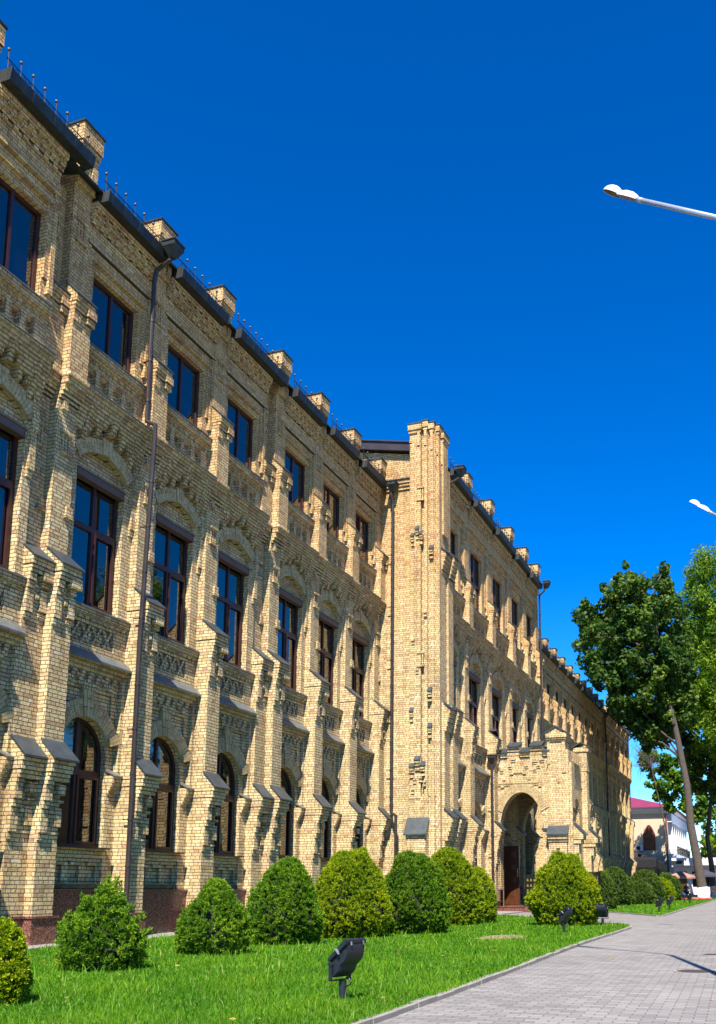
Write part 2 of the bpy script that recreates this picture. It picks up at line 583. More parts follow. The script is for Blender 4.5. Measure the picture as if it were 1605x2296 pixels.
def make_wall(W, dz, um, ug=None):
    """one bay of the facade, 0..W between two pilasters; dz lifts everything above the third-floor sill"""
    mb = MB(0.0018)    # brick = 0, gauged = 1, mortar = 2
    u1, u2 = um, W - um
    ow = u2 - u1
    cx = W / 2
    s = lambda *a: S(mb, W, *a)
    # ---- ground floor
    um_ = um
    if ug is not None: u1, u2, ow = ug, W - ug, W - 2 * ug
    if ug is None: mb.prism([(0.12, 1.08), (0.0, 1.2), (0.45, 1.2), (0.45, 1.08)], 'x', u1, u2)   # weathered course under the panel
    s(0, u1, 1.08, 3.3, 0.0); s(u2, W, 1.08, 3.3, 0.0)
    if ug is None: s(u1, u2, 1.08, 1.86, -0.15)
    n = 3
    for i in range(n + 1 if ug is None else 0):
        c = u1 + ow * (i + 0.0) / n
        a, b = max(u1 + 0.001, c - 0.09), min(u2 - 0.001, c + 0.09)
        s(a, b, 1.2, 1.66, -0.075)
        if i < n:
            c2 = u1 + ow * (i + 0.5) / n
            s(c2 - 0.13, c2 + 0.13, 1.58, 1.66, -0.03)
    if ug is None:
        s(u1 + 0.001, u2 - 0.001, 1.66, 1.735, -0.035)
        s(u1 + 0.001, u2 - 0.001, 1.735, 1.86, 0.004)
        s(u1 + 0.001, u2 - 0.001, 1.86, 1.93, 0.03)
    for a, b in ((0, u1 - 0.03), (u2 + 0.03, W)):       # corbelled jamb heads
        s(a, b, 3.1, 3.18, 0.04); s(a, b, 3.18, 3.26, 0.08); s(a, b, 3.26, 3.34, 0.12); s(a, b, 3.34, 3.5, 0.16)
    zs = 3.87; r = ow / 2
    poly = [(-0.02, 3.3), (u1, 3.3), (u1, zs)] + arc_pts(cx, zs, r, 180, 0, 24)[1:-1] + [(u2, zs), (u2, 3.3), (W + 0.02, 3.3), (W + 0.02, 5.6), (-0.02, 5.6)]
    mb.prism(poly, 'y', 0.05, 0.55)
    for a, b in ((0, 0.1), (W - 0.1, W)):
        s(a, b, 3.5, 5.6, 0.1)
    for a, b in ((0.1, 0.31), (W - 0.31, W - 0.1)):
        s(a, b, 4.75, 5.6, 0.0)
    s(0.31, W - 0.31, 5.24, 5.6, 0.0)
    u1, u2, ow = um_, W - um_, W - 2 * um_
    # stepped brick pendants over the arch
    ncol = 17; cw = W / ncol
    dr = [0, 0, 1, 3, 2, 1, 3, 4, 5]
    for j in range(ncol):
        k = dr[min(j, ncol - 1 - j)]
        for q in range(k):
            z1 = 5.52 - q * 0.078
            keep = (q >= k - 2) if (j % 2) else True
            if keep and j not in (0, ncol - 1):
                s(j * cw + 0.002, (j + 1) * cw - 0.002, z1 - 0.076, z1, 0.07 - 0.008 * q + 0.03 * (j % 2))
    s(0, W, 5.6, 5.68, 0.07); s(0, W, 5.68, 5.76, 0.13)
    for i in range(int(W / 0.26)):
        s(i * 0.26 + 0.05, i * 0.26 + 0.18, 5.52, 5.6, 0.065)
    s(0, W, 5.76, 5.84, 0.2)
    # ---- first floor
    s(0, W, 5.84, 6.2, 0.05)
    pl_, pr = 0.42, W - 0.42
    s(0, pl_, 6.2, 6.64, 0.05); s(pr, W, 6.2, 6.64, 0.05)
    s(pl_, pr, 6.2, 6.64, -0.09)
    nx = 4; cwx = (pr - pl_) / nx
    for i in range(nx):
        c = pl_ + cwx * (i + 0.5); zc = 6.42
        for sg in (1, -1):
            h = 0.2; hw = cwx * 0.36; t = 0.036
            mb.prism([(c - hw - t, zc - sg * h), (c - hw + t, zc - sg * h), (c + hw + t, zc + sg * h), (c + hw - t, zc + sg * h)], 'y', -0.02 - 0.008 * sg, 0.2)
        for (a, b, zz, ze) in ((c - 0.045, c + 0.045, 6.202, 6.29), (c - 0.045, c + 0.045, 6.55, 6.638)):
            s(a, b, zz, ze, -0.03)
        if i < nx - 1:
            s(c + cwx * 0.5 - 0.05, c + cwx * 0.5 + 0.05, 6.33, 6.51, -0.02)
    s(0, W, 6.64, 6.7, 0.04)
    for i in range(int(W / 0.2)):
        s(i * 0.2 + 0.04, i * 0.2 + 0.15, 6.7, 6.76, 0.075)
    s(0, W, 6.7, 6.76, 0.03)
    s(0, W, 6.76, 6.82, 0.09); s(0, W, 6.82, 6.93, 0.13)
    s(0, u1, 6.93, 9.95, 0.05); s(u2, W, 6.93, 9.95, 0.05)
    for a, b, sg in ((0, 0.13, 1), (W - 0.13, W, -1)):
        s(a, b, 9.15, 9.95, 0.13); s(a, b, 9.95, 10.98, 0.132)
        s(a, b, 9.0, 9.15, 0.09)
        s(a, b, 9.95, 10.4, 0.16)
    # segmental arch head with a recessed tympanum
    rise = 0.32 * ow / 1.59
    Rr = ((ow / 2) ** 2 + rise ** 2) / (2 * rise)
    zc1 = 10.15 + rise - Rr
    ang = math.degrees(math.asin((ow / 2) / Rr))
    arc = arc_pts(cx, zc1, Rr, 90 + ang, 90 - ang, 16)
    poly = [(-0.02, 9.95), (u1, 9.95)] + arc + [(u2, 9.95), (W + 0.02, 9.95), (W + 0.02, 11.0), (-0.02, 11.0)]
    mb.prism(poly, 'y', -0.052, 0.55)
    s(u1, u2, 9.95, 10.7, -0.07)
    # corbel table carrying the upper string course
    dr = [11, 8, 10, 7, 5, 7, 4, 2, 5]
    for j in range(ncol):
        jj = min(j, ncol - 1 - j)
        k = dr[jj]
        for q in range(k):
            z1 = 11.3 - q * 0.078
            vv = 0.37 - 0.027 * q + (0.03 if jj in (2, 8) else 0.0)
            s(j * cw + 0.001, (j + 1) * cw - 0.001, z1 - 0.0778, z1, vv)
    s(0, W, 11.22, 11.3, 0.33); s(0, W, 11.0, 11.22, 0.14)
    s(0, W, 11.3, 11.37, 0.4); s(0, W, 11.37, 11.45, 0.43); s(0, W, 11.45, 11.53, 0.47)
    # ---- second floor
    s(0, W, 11.53, 11.72, 0.15)
    s(0, W, 11.72, 12.22, 0.0)
    nb = 4; rw = 0.14; gap = (W - 0.3 - (nb + 1) * rw) / nb
    for i in range(nb + 1):
        a = 0.15 + i * (rw + gap)
        s(0 if i == 0 else a, W if i == nb else a + rw, 11.72, 12.22, 0.152)
        if i < nb:
            s(a + rw, a + rw + gap, 12.14, 12.22, 0.1)
    s(0, W, 12.22, 12.3, 0.155)
    s(0, W, 12.3, 12.38, 0.13)
    for i in range(int(W / 0.22)):
        s(i * 0.22 + 0.05, i * 0.22 + 0.17, 12.3, 12.38, 0.18)
    s(0, W, 12.38, 12.46, 0.2); s(0, W, 12.46, 12.63, 0.27)
    H = 14.44 + dz * 0.8
    T = 14.62 + dz
    s(0, u1, 12.63, H, 0.15); s(u2, W, 12.63, H, 0.15)
    s(0, W, H, T, 0.15)
    s(0, 0.2, 13.2, T, 0.2); s(W - 0.2, W, 13.2, T, 0.2)
    s(0, W, T, T + 0.28, 0.2); s(0, W, T, T + 0.075, 0.235)
    s(0, 0.09, 12.9, T + 0.28, 0.25); s(W - 0.09, W, 12.9, T + 0.28, 0.25)
    s(0, W, T + 0.28, 15.85 + dz, 0.25); s(0, W, T + 0.28, T + 0.36, 0.285)
    zb = 15.36 + dz
    for row in range(3):
        z0 = zb + row * 0.13
        vv = 0.29 + 0.055 * row
        k = int(W / 0.13)
        for i in range(k):
            if (i + row) % 2 == 0:
                s(i * W / k + 0.005, (i + 1) * W / k - 0.005, z0, z0 + 0.065, vv + 0.025)
        s(0, W, z0, z0 + 0.065, vv - 0.02)
        s(0, W, z0 + 0.065, z0 + 0.13, vv + 0.03)
    s(0, W, zb + 0.39, 15.85 + dz, 0.44)
    # ---- gauged arches
    mb.mi = 2
    r = ow / 2
    ringm = arc_pts(cx, zs, r + 0.005, 22, 158, 20) + arc_pts(cx, zs, r + 0.36, 158, 22, 20)
    mb.prism(ringm, 'y', -0.012, 0.2)
    ringm = arc_pts(cx, zc1, Rr + 0.005, 90 - ang, 90 + ang, 16) + arc_pts(cx, zc1, Rr + 0.30, 90 + ang, 90 - ang, 16)
    mb.prism(ringm, 'y', -0.1, 0.2)
    mb.mi = 1
    voussoirs(mb, cx, zs, r, r + 0.37, 20, 160, 27, 0.035, -0.2, key=(12, 14, 0.2, 0.03))
    voussoirs(mb, cx, zs, r + 0.02, r + 0.52, 18, 31, 3, 0.1, -0.1)
    voussoirs(mb, cx, zs, r + 0.02, r + 0.52, 149, 162, 3, 0.1, -0.1)
    voussoirs(mb, cx, zc1, Rr, Rr + 0.31, 90 - ang - 1, 90 + ang + 1, 23, 0.125, -0.1, key=(10, 12, 0.07, 0.03))
    return mb.mesh('wall', [M['brick'], M['gauged'], M['mortar']])


def make_wall_trims(W, um):
    """metal weatherings of one bay, each a mesh of its own"""
    u1, u2 = um, W - um
    out = []
    def one(name, poly, x0, x1):
        mb = MB(); mb.prism(poly, 'x', x0, x1)
        out.append((name, mb.mesh(name, M['stonecap'])))
    one('ledge', [(-0.27, 5.8), (-0.27, 5.845), (-0.045, 6.065), (-0.045, 6.02)], 0.002, W - 0.002)
    one('sill', [(-0.17, 6.925), (-0.17, 6.965), (0.1, 7.02), (0.1, 6.98)], 0.002, W - 0.002)
    one('string_capping', [(-0.5, 11.525), (-0.5, 11.55), (-0.13, 11.62), (-0.13, 11.59)], 0.002, W - 0.002)
    one('upper_sill', [(-0.3, 12.625), (-0.3, 12.65), (0.05, 12.76), (0.05, 12.72)], 0.002, W - 0.002)
    for a, b in ((0.0, u1 - 0.01), (u2 + 0.01, W)):
        one('jamb_cap', [(-0.2, 3.47), (-0.2, 3.5), (0.05, 3.64), (0.05, 3.6)], a, b)
    return out


def make_plinth(W):
    mb = MB()
    mb.box(-0.02, W + 0.02, -0.07, 0.5, -0.3, 1.035)
    mb.box(-0.02, W + 0.02, -0.10, 0.5, 1.035, 1.079)
    return mb.mesh('plinth', M['granite'])


PW = 0.55


def make_pilaster(dz=0.0, tall=0.0, pier=0.0):
    mb = MB(0.0018)
    def P(x0, x1, z0, z1, v, back=-0.5): mb.box(x0, x1, -v, -back, z0, z1)
    L0, L1, R0, R1 = 0.0, 0.18, 0.37, PW
    P(0, PW, 0.0, 6.2, 0.44)
    # stage A corbel bulge
    for z0, z1, v in ((2.0, 2.14, 0.475), (2.14, 2.6, 0.51), (2.6, 2.75, 0.545), (2.75, 3.05, 0.58), (3.05, 3.13, 0.61)):
        P(L0 - 0.001, L1, z0, z1, v); P(R0, R1 + 0.001, z0 + 0.12, z1 + 0.02, v - 0.005)
    P(0.235, 0.315, 2.5, 2.58, 0.52); P(0.25, 0.30, 2.58, 2.64, 0.49)
    P(-0.002, PW + 0.002, 3.13, 3.21, 0.64); P(-0.003, PW + 0.003, 3.21, 3.29, 0.67)
    P(-0.02, PW + 0.02, 3.29, 3.45, 0.71); P(-0.03, PW + 0.03, 3.45, 3.55, 0.745)
    mb.prism([(-0.745, 3.55), (-0.43, 3.88), (-0.1, 3.88), (-0.1, 3.55)], 'x', -0.028, PW + 0.028)
    # stage B corbels
    for z0, z1, v in ((6.2, 6.32, 0.475), (6.32, 6.8, 0.505), (6.8, 6.95, 0.53), (6.95, 7.1, 0.56)):
        P(L0 - 0.001, L1, z0, z1, v); P(R0, R1 + 0.001, z0 + 0.09, z1 + 0.03, v)
    P(0.0, PW, 6.2, 7.1, 0.44); P(0.235, 0.315, 6.62, 6.7, 0.52)
    P(-0.002, PW + 0.002, 7.1, 7.18, 0.585); P(-0.003, PW + 0.003, 7.18, 7.26, 0.60)
    P(-0.02, PW + 0.02, 7.26, 7.42, 0.625)
    mb.prism([(-0.625, 7.42), (-0.2, 7.78), (0.1, 7.78), (0.1, 7.42)], 'x', -0.018, PW + 0.018)
    P(PW * 0.55, PW + 0.04, 7.0, 7.22, 0.63)
    # stage C
    P(0, PW, 7.42, 11.2, 0.225)
    # little colonnette niche
    P(0.12, 0.43, 9.86, 9.92, 0.285); P(0.12, 0.43, 10.28, 10.34, 0.285)
    for x in (0.16, 0.255, 0.35): P(x, x + 0.05, 9.92, 10.28, 0.25)
    P(0.36, PW + 0.03, 8.55, 8.62, 0.29); P(0.4, PW + 0.03, 8.62, 8.8, 0.27)
    P(0.0, PW, 11.0, 11.08, 0.27); P(0, PW, 11.08, 11.16, 0.32); P(0, PW, 11.16, 11.3, 0.37)
    P(-0.01, PW + 0.01, 11.3, 11.45, 0.44); P(-0.02, PW + 0.02, 11.45, 11.53, 0.50)
    P(0.1, 0.22, 10.8, 11.02, 0.3)
    P(0, PW, 11.53, 12.95, 0.45)
    P(0, 0.2, 12.7, 12.95, 0.475); P(-0.001, PW + 0.001, 12.95, 13.05, 0.49); P(-0.01, PW + 0.01, 13.05, 13.13, 0.515)
    P(-0.02, PW + 0.02, 13.13, 13.28, 0.54)
    mb.prism([(-0.54, 13.28), (-0.24, 13.58), (0.1, 13.58), (0.1, 13.28)], 'x', -0.018, PW + 0.018)
    P(PW * 0.6, PW + 0.05, 12.95, 13.13, 0.56); P(PW * 0.65, PW + 0.04, 12.8, 12.95, 0.52)
    t = 15.7 + dz
    P(0, PW, 13.28, t, 0.262)
    zn = 14.45 + dz * 0.8
    P(0.12, 0.43, zn, zn + 0.06, 0.31); P(0.12, 0.43, zn + 0.5, zn + 0.56, 0.31)
    for x in (0.16, 0.255, 0.35): P(x, x + 0.05, zn + 0.06, zn + 0.5, 0.285)
    e = pier
    if pier is None: return mb.mesh('pilaster', M['brick'])
    P(0.0, PW, t, t + 1.05 + e, 0.34, -0.55)
    P(0.0, 0.16, t + 0.25 + e, t + 0.75 + e, 0.38); P(PW - 0.16, PW, t + 0.1 + e, t + 0.75 + e, 0.38)
    P(-0.02, PW + 0.02, t + 0.75 + e, t + 0.9 + e, 0.41, -0.57); P(-0.04, PW + 0.04, t + 0.9 + e, t + 1.3 + e, 0.45, -0.6)
    return mb.mesh('pilaster', M['brick'])


def make_pilaster_caps(dz=0.0, pier=0.0):
    out = []
    def slope(name, y0, z0, y1, z1, t, x0, x1):
        mb = MB(); mb.prism([(y0, z0), (y0, z0 + t), (y1, z1 + t), (y1, z1)], 'x', x0, x1)
        out.append((name, mb.mesh(name, M['flash'])))
    slope('buttress_cap', -0.81, 3.51, -0.43, 3.905, 0.035, -0.06, PW + 0.06)
    slope('shoulder_cap', -0.68, 7.385, -0.21, 7.79, 0.03, -0.04, PW + 0.04)
    slope('upper_cap', -0.58, 13.25, -0.25, 13.585, 0.03, -0.04, PW + 0.04)
    if pier is None: return out
    t = 15.7 + dz + 1.3 + pier
    mb = MB(); mb.box(-0.07, PW + 0.07, -0.48, 0.63, t + 0.001, t + 0.045)
    out.append(('pier_cap', mb.mesh('pier_cap', M['copper'])))
    return out


def make_pilaster_plinth():
    mb = MB()
    mb.box(-0.06, PW + 0.06, -0.50, 0.4, -0.3, 0.55)
    mb.box(-0.085, PW + 0.085, -0.53, 0.4, 0.55, 0.59)
    return mb.mesh('plinth', M['granite'])


def make_gutter(W, dz, gext=0.0):
    mb = MB()
    a, b = 0.045, W - 0.05 + gext
    z = dz
    mb.prism([(-0.42, 15.84 + z), (-0.66, 15.84 + z), (-0.70, 16.07 + z), (-0.685, 16.07 + z), (-0.645, 15.86 + z), (-0.42, 15.86 + z)], 'x', a, b)
    # roof edge sheet behind the gutter lip, and closed ends
    mb.prism([(-0.67, 16.03 + z), (-0.67, 16.055 + z), (0.2, 16.12 + z), (0.2, 16.1 + z)], 'x', a + 0.003, b - 0.003)
    for x in (a - 0.012, b):
        mb.prism([(-0.40, 15.83 + z), (-0.668, 15.83 + z), (-0.71, 16.095 + z), (-0.40, 16.095 + z)], 'x', x, x + 0.012)
    k = int(W / 0.6)
    for i in range(1, k + 1):
        x = a + (b - a) * i / (k + 1)
        mb.prism([(-0.666, 15.845 + z), (-0.708, 16.08 + z), (-0.69, 16.08 + z), (-0.645, 15.845 + z)], 'x', x - 0.008, x + 0.008)
    return mb.mesh('gutter', M['copper'])


def make_cresting(W, dz, gext=0.0):
    mb = MB(); W = W + gext
    y = -0.52; z0 = 16.10 + dz
    n = max(3, int(W / 0.3)); st = (W - 0.2) / (n - 1)
    mb.box(0.05, W - 0.05, y - 0.008, y + 0.008, z0 + 0.03, z0 + 0.05)
    mb.box(0.05, W - 0.05, y - 0.008, y + 0.008, z0 + 0.27, z0 + 0.285)
    for i in range(n):
        x = 0.1 + i * st
        mb.mi = 0
        mb.tube([(x, y, z0), (x, y, z0 + 0.46)], 0.011, 5)
        mb.mi = 1
        mb.ball((x, y, z0 + 0.48), 0.036, 8, 5)
        mb.mi = 0
        if i < n - 1:
            for sg in (1, -1):
                c = x + st / 2 - sg * st * 0.22
                pts = [(c + sg * 0.065 * math.cos(t) * (1 - 0.45 * t / 5), y, z0 + 0.16 + 0.09 * math.sin(t) * (1 - 0.45 * t / 5)) for t in [k * 0.55 for k in range(10)]]
                mb.tube(pts, 0.007, 4)
    return mb.mesh('roof_railing', [M['iron'], M['ball']])


def window_frame(mb, pts, t, y0, y1):
    """closed outline (x,z), inner offset toward centroid by t"""
    cx = sum(p[0] for p in pts) / len(pts); cz = sum(p[1] for p in pts) / len(pts)
    n = len(pts)
    inner = []
    for i in range(n):
        a = Vector(pts[i - 1]); b = Vector(pts[i]); c = Vector(pts[(i + 1) % n])
        d1 = (b - a).normalized(); d2 = (c - b).normalized()
        n1 = Vector((-d1.y, d1.x)); n2 = Vector((-d2.y, d2.x))
        m = (n1 + n2)
        if m.length < 1e-6: m = n1
        m.normalize()
        k = t / max(0.3, m.dot(n1))
        q = b + m * k
        q2 = b - m * k
        ctr = Vector((cx, cz))
        inner.append(tuple(q if (q - ctr).length < (q2 - ctr).length else q2))
    for i in range(n):
        j = (i + 1) % n
        mb.prism([pts[i], pts[j], inner[j], inner[i]], 'y', y0, y1)


def make_windows(W, dz, um):
    u1, u2 = um, W - um
    ow = u2 - u1; cx = W / 2; r = ow / 2
    F0, F1 = 0.17, 0.25          # frame depth range behind the wall plane
    res = []
    # ground floor, round headed
    a = MB()
    out = [(u1, 1.93), (u1, 3.87)] + arc_pts(cx, 3.87, r, 180, 0, 18)[1:-1] + [(u2, 3.87), (u2, 1.93)]
    window_frame(a, out, 0.075, F0, F1)
    a.box(cx - 0.04, cx + 0.04, F0 - 0.006, F1, 2.0, 4.58)
    a.box(u1 + 0.07, u2 - 0.07, F0 - 0.012, F1, 3.44, 3.56)
    window_frame(a, [(cx + 0.045, 2.02), (cx + 0.045, 3.435), (u2 - 0.08, 3.435), (u2 - 0.08, 2.02)], 0.05, F0 - 0.03, F0 + 0.02)
    a.box(u1 + 0.02, u2 - 0.02, F0 - 0.03, F0 + 0.02, 1.94, 2.01)
    g = MB(); g.prism([(u1 + 0.02, 1.95), (u1 + 0.02, 3.87)] + arc_pts(cx, 3.87, r - 0.02, 180, 0, 18)[1:-1] + [(u2 - 0.02, 3.87), (u2 - 0.02, 1.95)], 'y', F0 + 0.035, F0 + 0.05)
    sl = MB(); sl.prism([(-0.13, 1.915), (-0.13, 1.94), (0.25, 1.965), (0.25, 1.93)], 'x', u1 - 0.09, u2 + 0.09)
    res.append((a.mesh('window', M['frame']), [('pane', g.mesh('pane', M['glass'])), ('sill', sl.mesh('sill', M['pipe']))]))
    # first floor, two lights with transom
    a = MB()
    z0, z1 = 6.99, 9.98
    window_frame(a, [(u1, z0), (u1, z1), (u2, z1), (u2, z0)], 0.08, F0 - 0.06, F1)
    y0 = F0 - 0.06
    a.box(cx - 0.04, cx + 0.04, y0 - 0.004, F1, z0 + 0.05, z1 - 0.05)
    zt = 8.78
    a.box(u1 + 0.06, u2 - 0.06, y0 - 0.012, F1, zt - 0.06, zt + 0.06)
    window_frame(a, [(cx + 0.045, z0 + 0.085), (cx + 0.045, zt - 0.065), (u2 - 0.085, zt - 0.065), (u2 - 0.085, z0 + 0.085)], 0.05, y0 - 0.03, y0 + 0.02)
    g = MB(); g.box(u1 + 0.02, u2 - 0.02, y0 + 0.04, y0 + 0.055, z0 + 0.02, z1 - 0.02)
    sb = MB(); sb.box(u1 + 0.006, u2 - 0.006, -0.065, 0.1, 9.775, 9.915); sb.box(u1 + 0.006, u2 + 0.03, -0.085, 0.1, 9.915, 9.935); sb.box(u1 + 0.006, u2 - 0.006, -0.075, 0.1, 9.755, 9.775)
    for x in (cx, u2 - 0.05): sb.ball((x, -0.07, 9.84), 0.02, 6, 4)
    res.append((a.mesh('window', M['frame']), [('pane', g.mesh('pane', M['glass'])), ('shutter_box', sb.mesh('shutter_box', M['shutter']))]))
    # second floor, plain two light
    a = MB()
    z0, z1 = 12.72, 14.44 + dz * 0.8
    y0 = -0.02
    window_frame(a, [(u1, z0), (u1, z1), (u2, z1), (u2, z0)], 0.08, y0, y0 + 0.08)
    a.box(cx - 0.035, cx + 0.035, y0 - 0.006, y0 + 0.08, z0 + 0.05, z1 - 0.05)
    if dz > 0.9: a.box(u1 + 0.06, u2 - 0.06, y0 - 0.01, y0 + 0.08, 13.9, 13.98)
    g = MB(); g.box(u1 + 0.02, u2 - 0.02, y0 + 0.04, y0 + 0.055, z0 + 0.02, z1 - 0.02)
    res.append((a.mesh('window', M['frame']), [('pane', g.mesh('pane', M['glass']))]))
    return res


B = empty('brick_building', (14.4, 13.0, 0.0))
tag(B, 'long three storey yellow brick building with stepped buttresses, arched windows and porch', 'building')
BI = Matrix.Translation((-14.4, -13.0, 0.0))
B0 = Vector((14.4, 13.0, 0.0))


def bpart(name, me, loc):
    return new_obj(name, me, B, Vector(loc) - B0)


class Caps:
    """collects sheet-metal caps; each one becomes a part of its own"""
    def __init__(s): s.l = []
    def prism(s, *a):
        m = MB(); m.prism(*a); s.l.append(m)
    def box(s, *a):
        m = MB(); m.box(*a); s.l.append(m)
    def put(s, name, parent, mat):
        for m in s.l: new_obj(name, m.mesh(name, mat), parent)


_cache = {}


def place_bay(x, W, yw=YW, dz=0.0, um=None, ground=True, win=(0, 1, 2), gext=0.0, ug=None):
    if um is None: um = (W - 1.57) / 2
    key = (round(W, 3), dz, round(um, 3), gext, ug)
    if key not in _cache:
        _cache[key] = dict(wall=make_wall(W, dz, um, ug), fl=make_wall_trims(W, um), pl=make_plinth(W), gu=make_gutter(W, dz, gext), cr=make_cresting(W, dz, gext), wi=make_windows(W, dz, um))
    c = _cache[key]
    w = bpart('wall', c['wall'], (x, yw, 0))
    for nm, sm in c['fl']: new_obj(nm, sm, w)
    if ug is None: bpart('plinth', c['pl'], (x, yw, 0))
    bpart('gutter', c['gu'], (x, yw, 0))
    bpart('roof_railing', c['cr'], (x, yw, 0))
    for i, (me, subs) in enumerate(c['wi']):
        if i not in win: continue
        wd = bpart('window', me, (x, yw, 0))
        for nm, sm in subs: new_obj(nm, sm, wd)


_pc = {}


def place_pilaster(x, yw=YW, dz=0.0, pier=0.0, plinth=True):
    key = (dz, pier)
    if key not in _pc:
        _pc[key] = (make_pilaster(dz, 0, pier), make_pilaster_caps(dz, pier), make_pilaster_plinth())
    p, f, q = _pc[key]
    o = bpart('pilaster', p, (x, yw, 0))
    for nm, sm in f: new_obj(nm, sm, o)
    if plinth: new_obj('plinth', q, o)
    return o


# left pavilion bay, then the six-bay wing
place_pilaster(11.38, YW - 0.13, 0.25)
place_bay(11.93, 1.92, YW - 0.13, 0.25, 0.2, gext=0.54)
place_pilaster(13.86, YW + 0.2, 0.1, None)
place_pilaster(14.42, YW, 0.25, 0.1)
place_bay(14.97, 2.23)
place_pilaster(17.20)
place_bay(17.75, 2.21)
place_pilaster(19.96)
place_bay(20.51, 2.21, gext=0.56)
place_pilaster(22.72, YW + 0.22, 0.0, None)
place_pilaster(23.28)
place_bay(23.83, 2.09)
place_pilaster(25.92)
place_bay(26.47, 2.06)
place_pilaster(28.53)
place_bay(29.08, 1.95)
place_pilaster(31.03, YW)

# ---- central block (stands 2 m further forward, 1 m higher)
Y2 = 11.42
DZ2 = 1.0
P2 = [35.55, 38.95, 42.46, 45.4, 48.07]
for k in range(5):
    x0 = 32.87 if k == 0 else P2[k - 1] + PW
    x1 = P2[k]
    entr = k == 2
    place_bay(x0, round(x1 - x0, 2), Y2, DZ2, um=round((x1 - x0 - 1.62) / 2, 3), win=(1, 2) if entr else (0, 1, 2), ug=0.1 if entr else None)
    place_pilaster(x1, Y2, DZ2, 0.25 if k != 0 else 0.05)
XE2 = P2[-1] + PW      # east end of the central block

# gable wall and corner tower
mb = MB()
GX = 31.5
prof = [(Y2 + 0.6, 0.0), (Y2 + 0.6, 17.1), (11.9, 17.25), (19.5, 18.85), (26.0, 17.4), (26.0, 0.0)]
mb.prism([(11.25, 0.0), (11.25, 17.1), (19.5, 18.75), (26.0, 17.3), (26.0, 0.0)], 'x', GX, GX + 0.5)
mb.box(GX - 0.05, GX + 0.2, 11.5, 13.35, 15.86, 15.98)
mb.box(GX - 0.09, GX + 0.2, 11.5, 13.35, 15.98, 16.1)
mb.box(GX - 0.13, GX + 0.2, 11.5, 13.35, 16.1, 16.22)
gable = bpart('gable_wall', mb.mesh('gable_wall', M['brick']), (0, 0, 0))
mb = MB()
mb.prism([(11.94, 17.29), (11.94, 17.61), (19.5, 19.14), (19.5, 18.8)], 'x', GX - 0.22, GX + 0.6)
mb.prism([(11.94, 17.61), (11.94, 17.66), (19.5, 19.19), (19.5, 19.14)], 'x', GX - 0.27, GX + 0.6)
mb.box(GX - 0.17, GX + 0.1, 11.5, 13.35, 16.221, 16.27)
new_obj('flashing', mb.mesh('flashing', M['pipe']), gable)

mb = MB(0.002); fl = Caps()
def T(x0, x1, y0, y1, z0, z1): mb.box(x0, x1, y0, y1, z0, z1)
# buttress on the gable side
T(31.28, 32.0, 11.22, 11.93, 0.0, 4.3)
T(31.4, 32.0, 10.96, 11.92, 4.3, 17.9)
T(31.34, 32.0, 11.0, 11.3, 0.0, 4.25)
T(31.44, 32.1, 10.83, 11.3, 0.0, 16.4)
T(31.62, 32.86, 10.98, 11.4, 0.0, 16.9)
T(31.75, 32.3, 10.86, 11.4, 0.0, 16.9)
# front buttress pair, stepping back with height
for (x0, x1, y) in ((31.66, 32.24, 10.74), (32.3, 32.86, 10.62)):
    T(x0, x1, y + 0.0, 11.4, 0, 7.45); T(x0, x1, y + 0.16, 11.4, 7.45, 13.4); T(x0, x1, y + 0.26, 11.4, 13.4, 16.9)
    for zt, d in ((3.55, 0.3), (7.42, 0.22), (13.28, 0.24)):
        for q in range(5):
            T(x0 - 0.002 * q, x1 + 0.002 * q, y + (0.0 if zt < 8 else 0.16) - d * (1 - q / 6.0), 11.3, zt - 0.16 * (q + 1), zt - 0.16 * q + (0.0 if q else 0.0))
        yy = y + (0.0 if zt < 8 else 0.16)
        mb.prism([(yy - d, zt), (yy + 0.02, zt + d), (yy + 0.3, zt + d), (yy + 0.3, zt)], 'x', x0, x1)
        fl.prism([(yy - d - 0.06, zt - 0.03), (yy - d - 0.06, zt + 0.01), (yy + 0.02, zt + d + 0.045), (yy + 0.02, zt + d + 0.01)], 'x', x0 - 0.05, x1 + 0.05)
# sloped base of the gable side buttress
T(31.0, 31.6, 11.22, 11.95, 0.0, 2.98)
for q in range(4): T(31.0 - 0.03, 31.6, 11.24 + 0.001 * q, 11.93, 2.3 + q * 0.16, 2.46 + q * 0.16)
mb.prism([(30.94, 2.94), (31.28, 3.46), (31.5, 3.46), (31.5, 2.94)], 'y', 11.21, 11.96)
fl.prism([(30.88, 2.90), (30.88, 2.95), (31.28, 3.55), (31.28, 3.49)], 'y', 11.17, 12.0)
for (y0, y1, z0, z1) in ((11.3, 11.42, 1.55, 1.62), (11.55, 11.67, 1.4, 1.48), (11.7, 11.9, 1.7, 1.78)):
    T(30.9, 31.1, y0, y1, z0, z1)
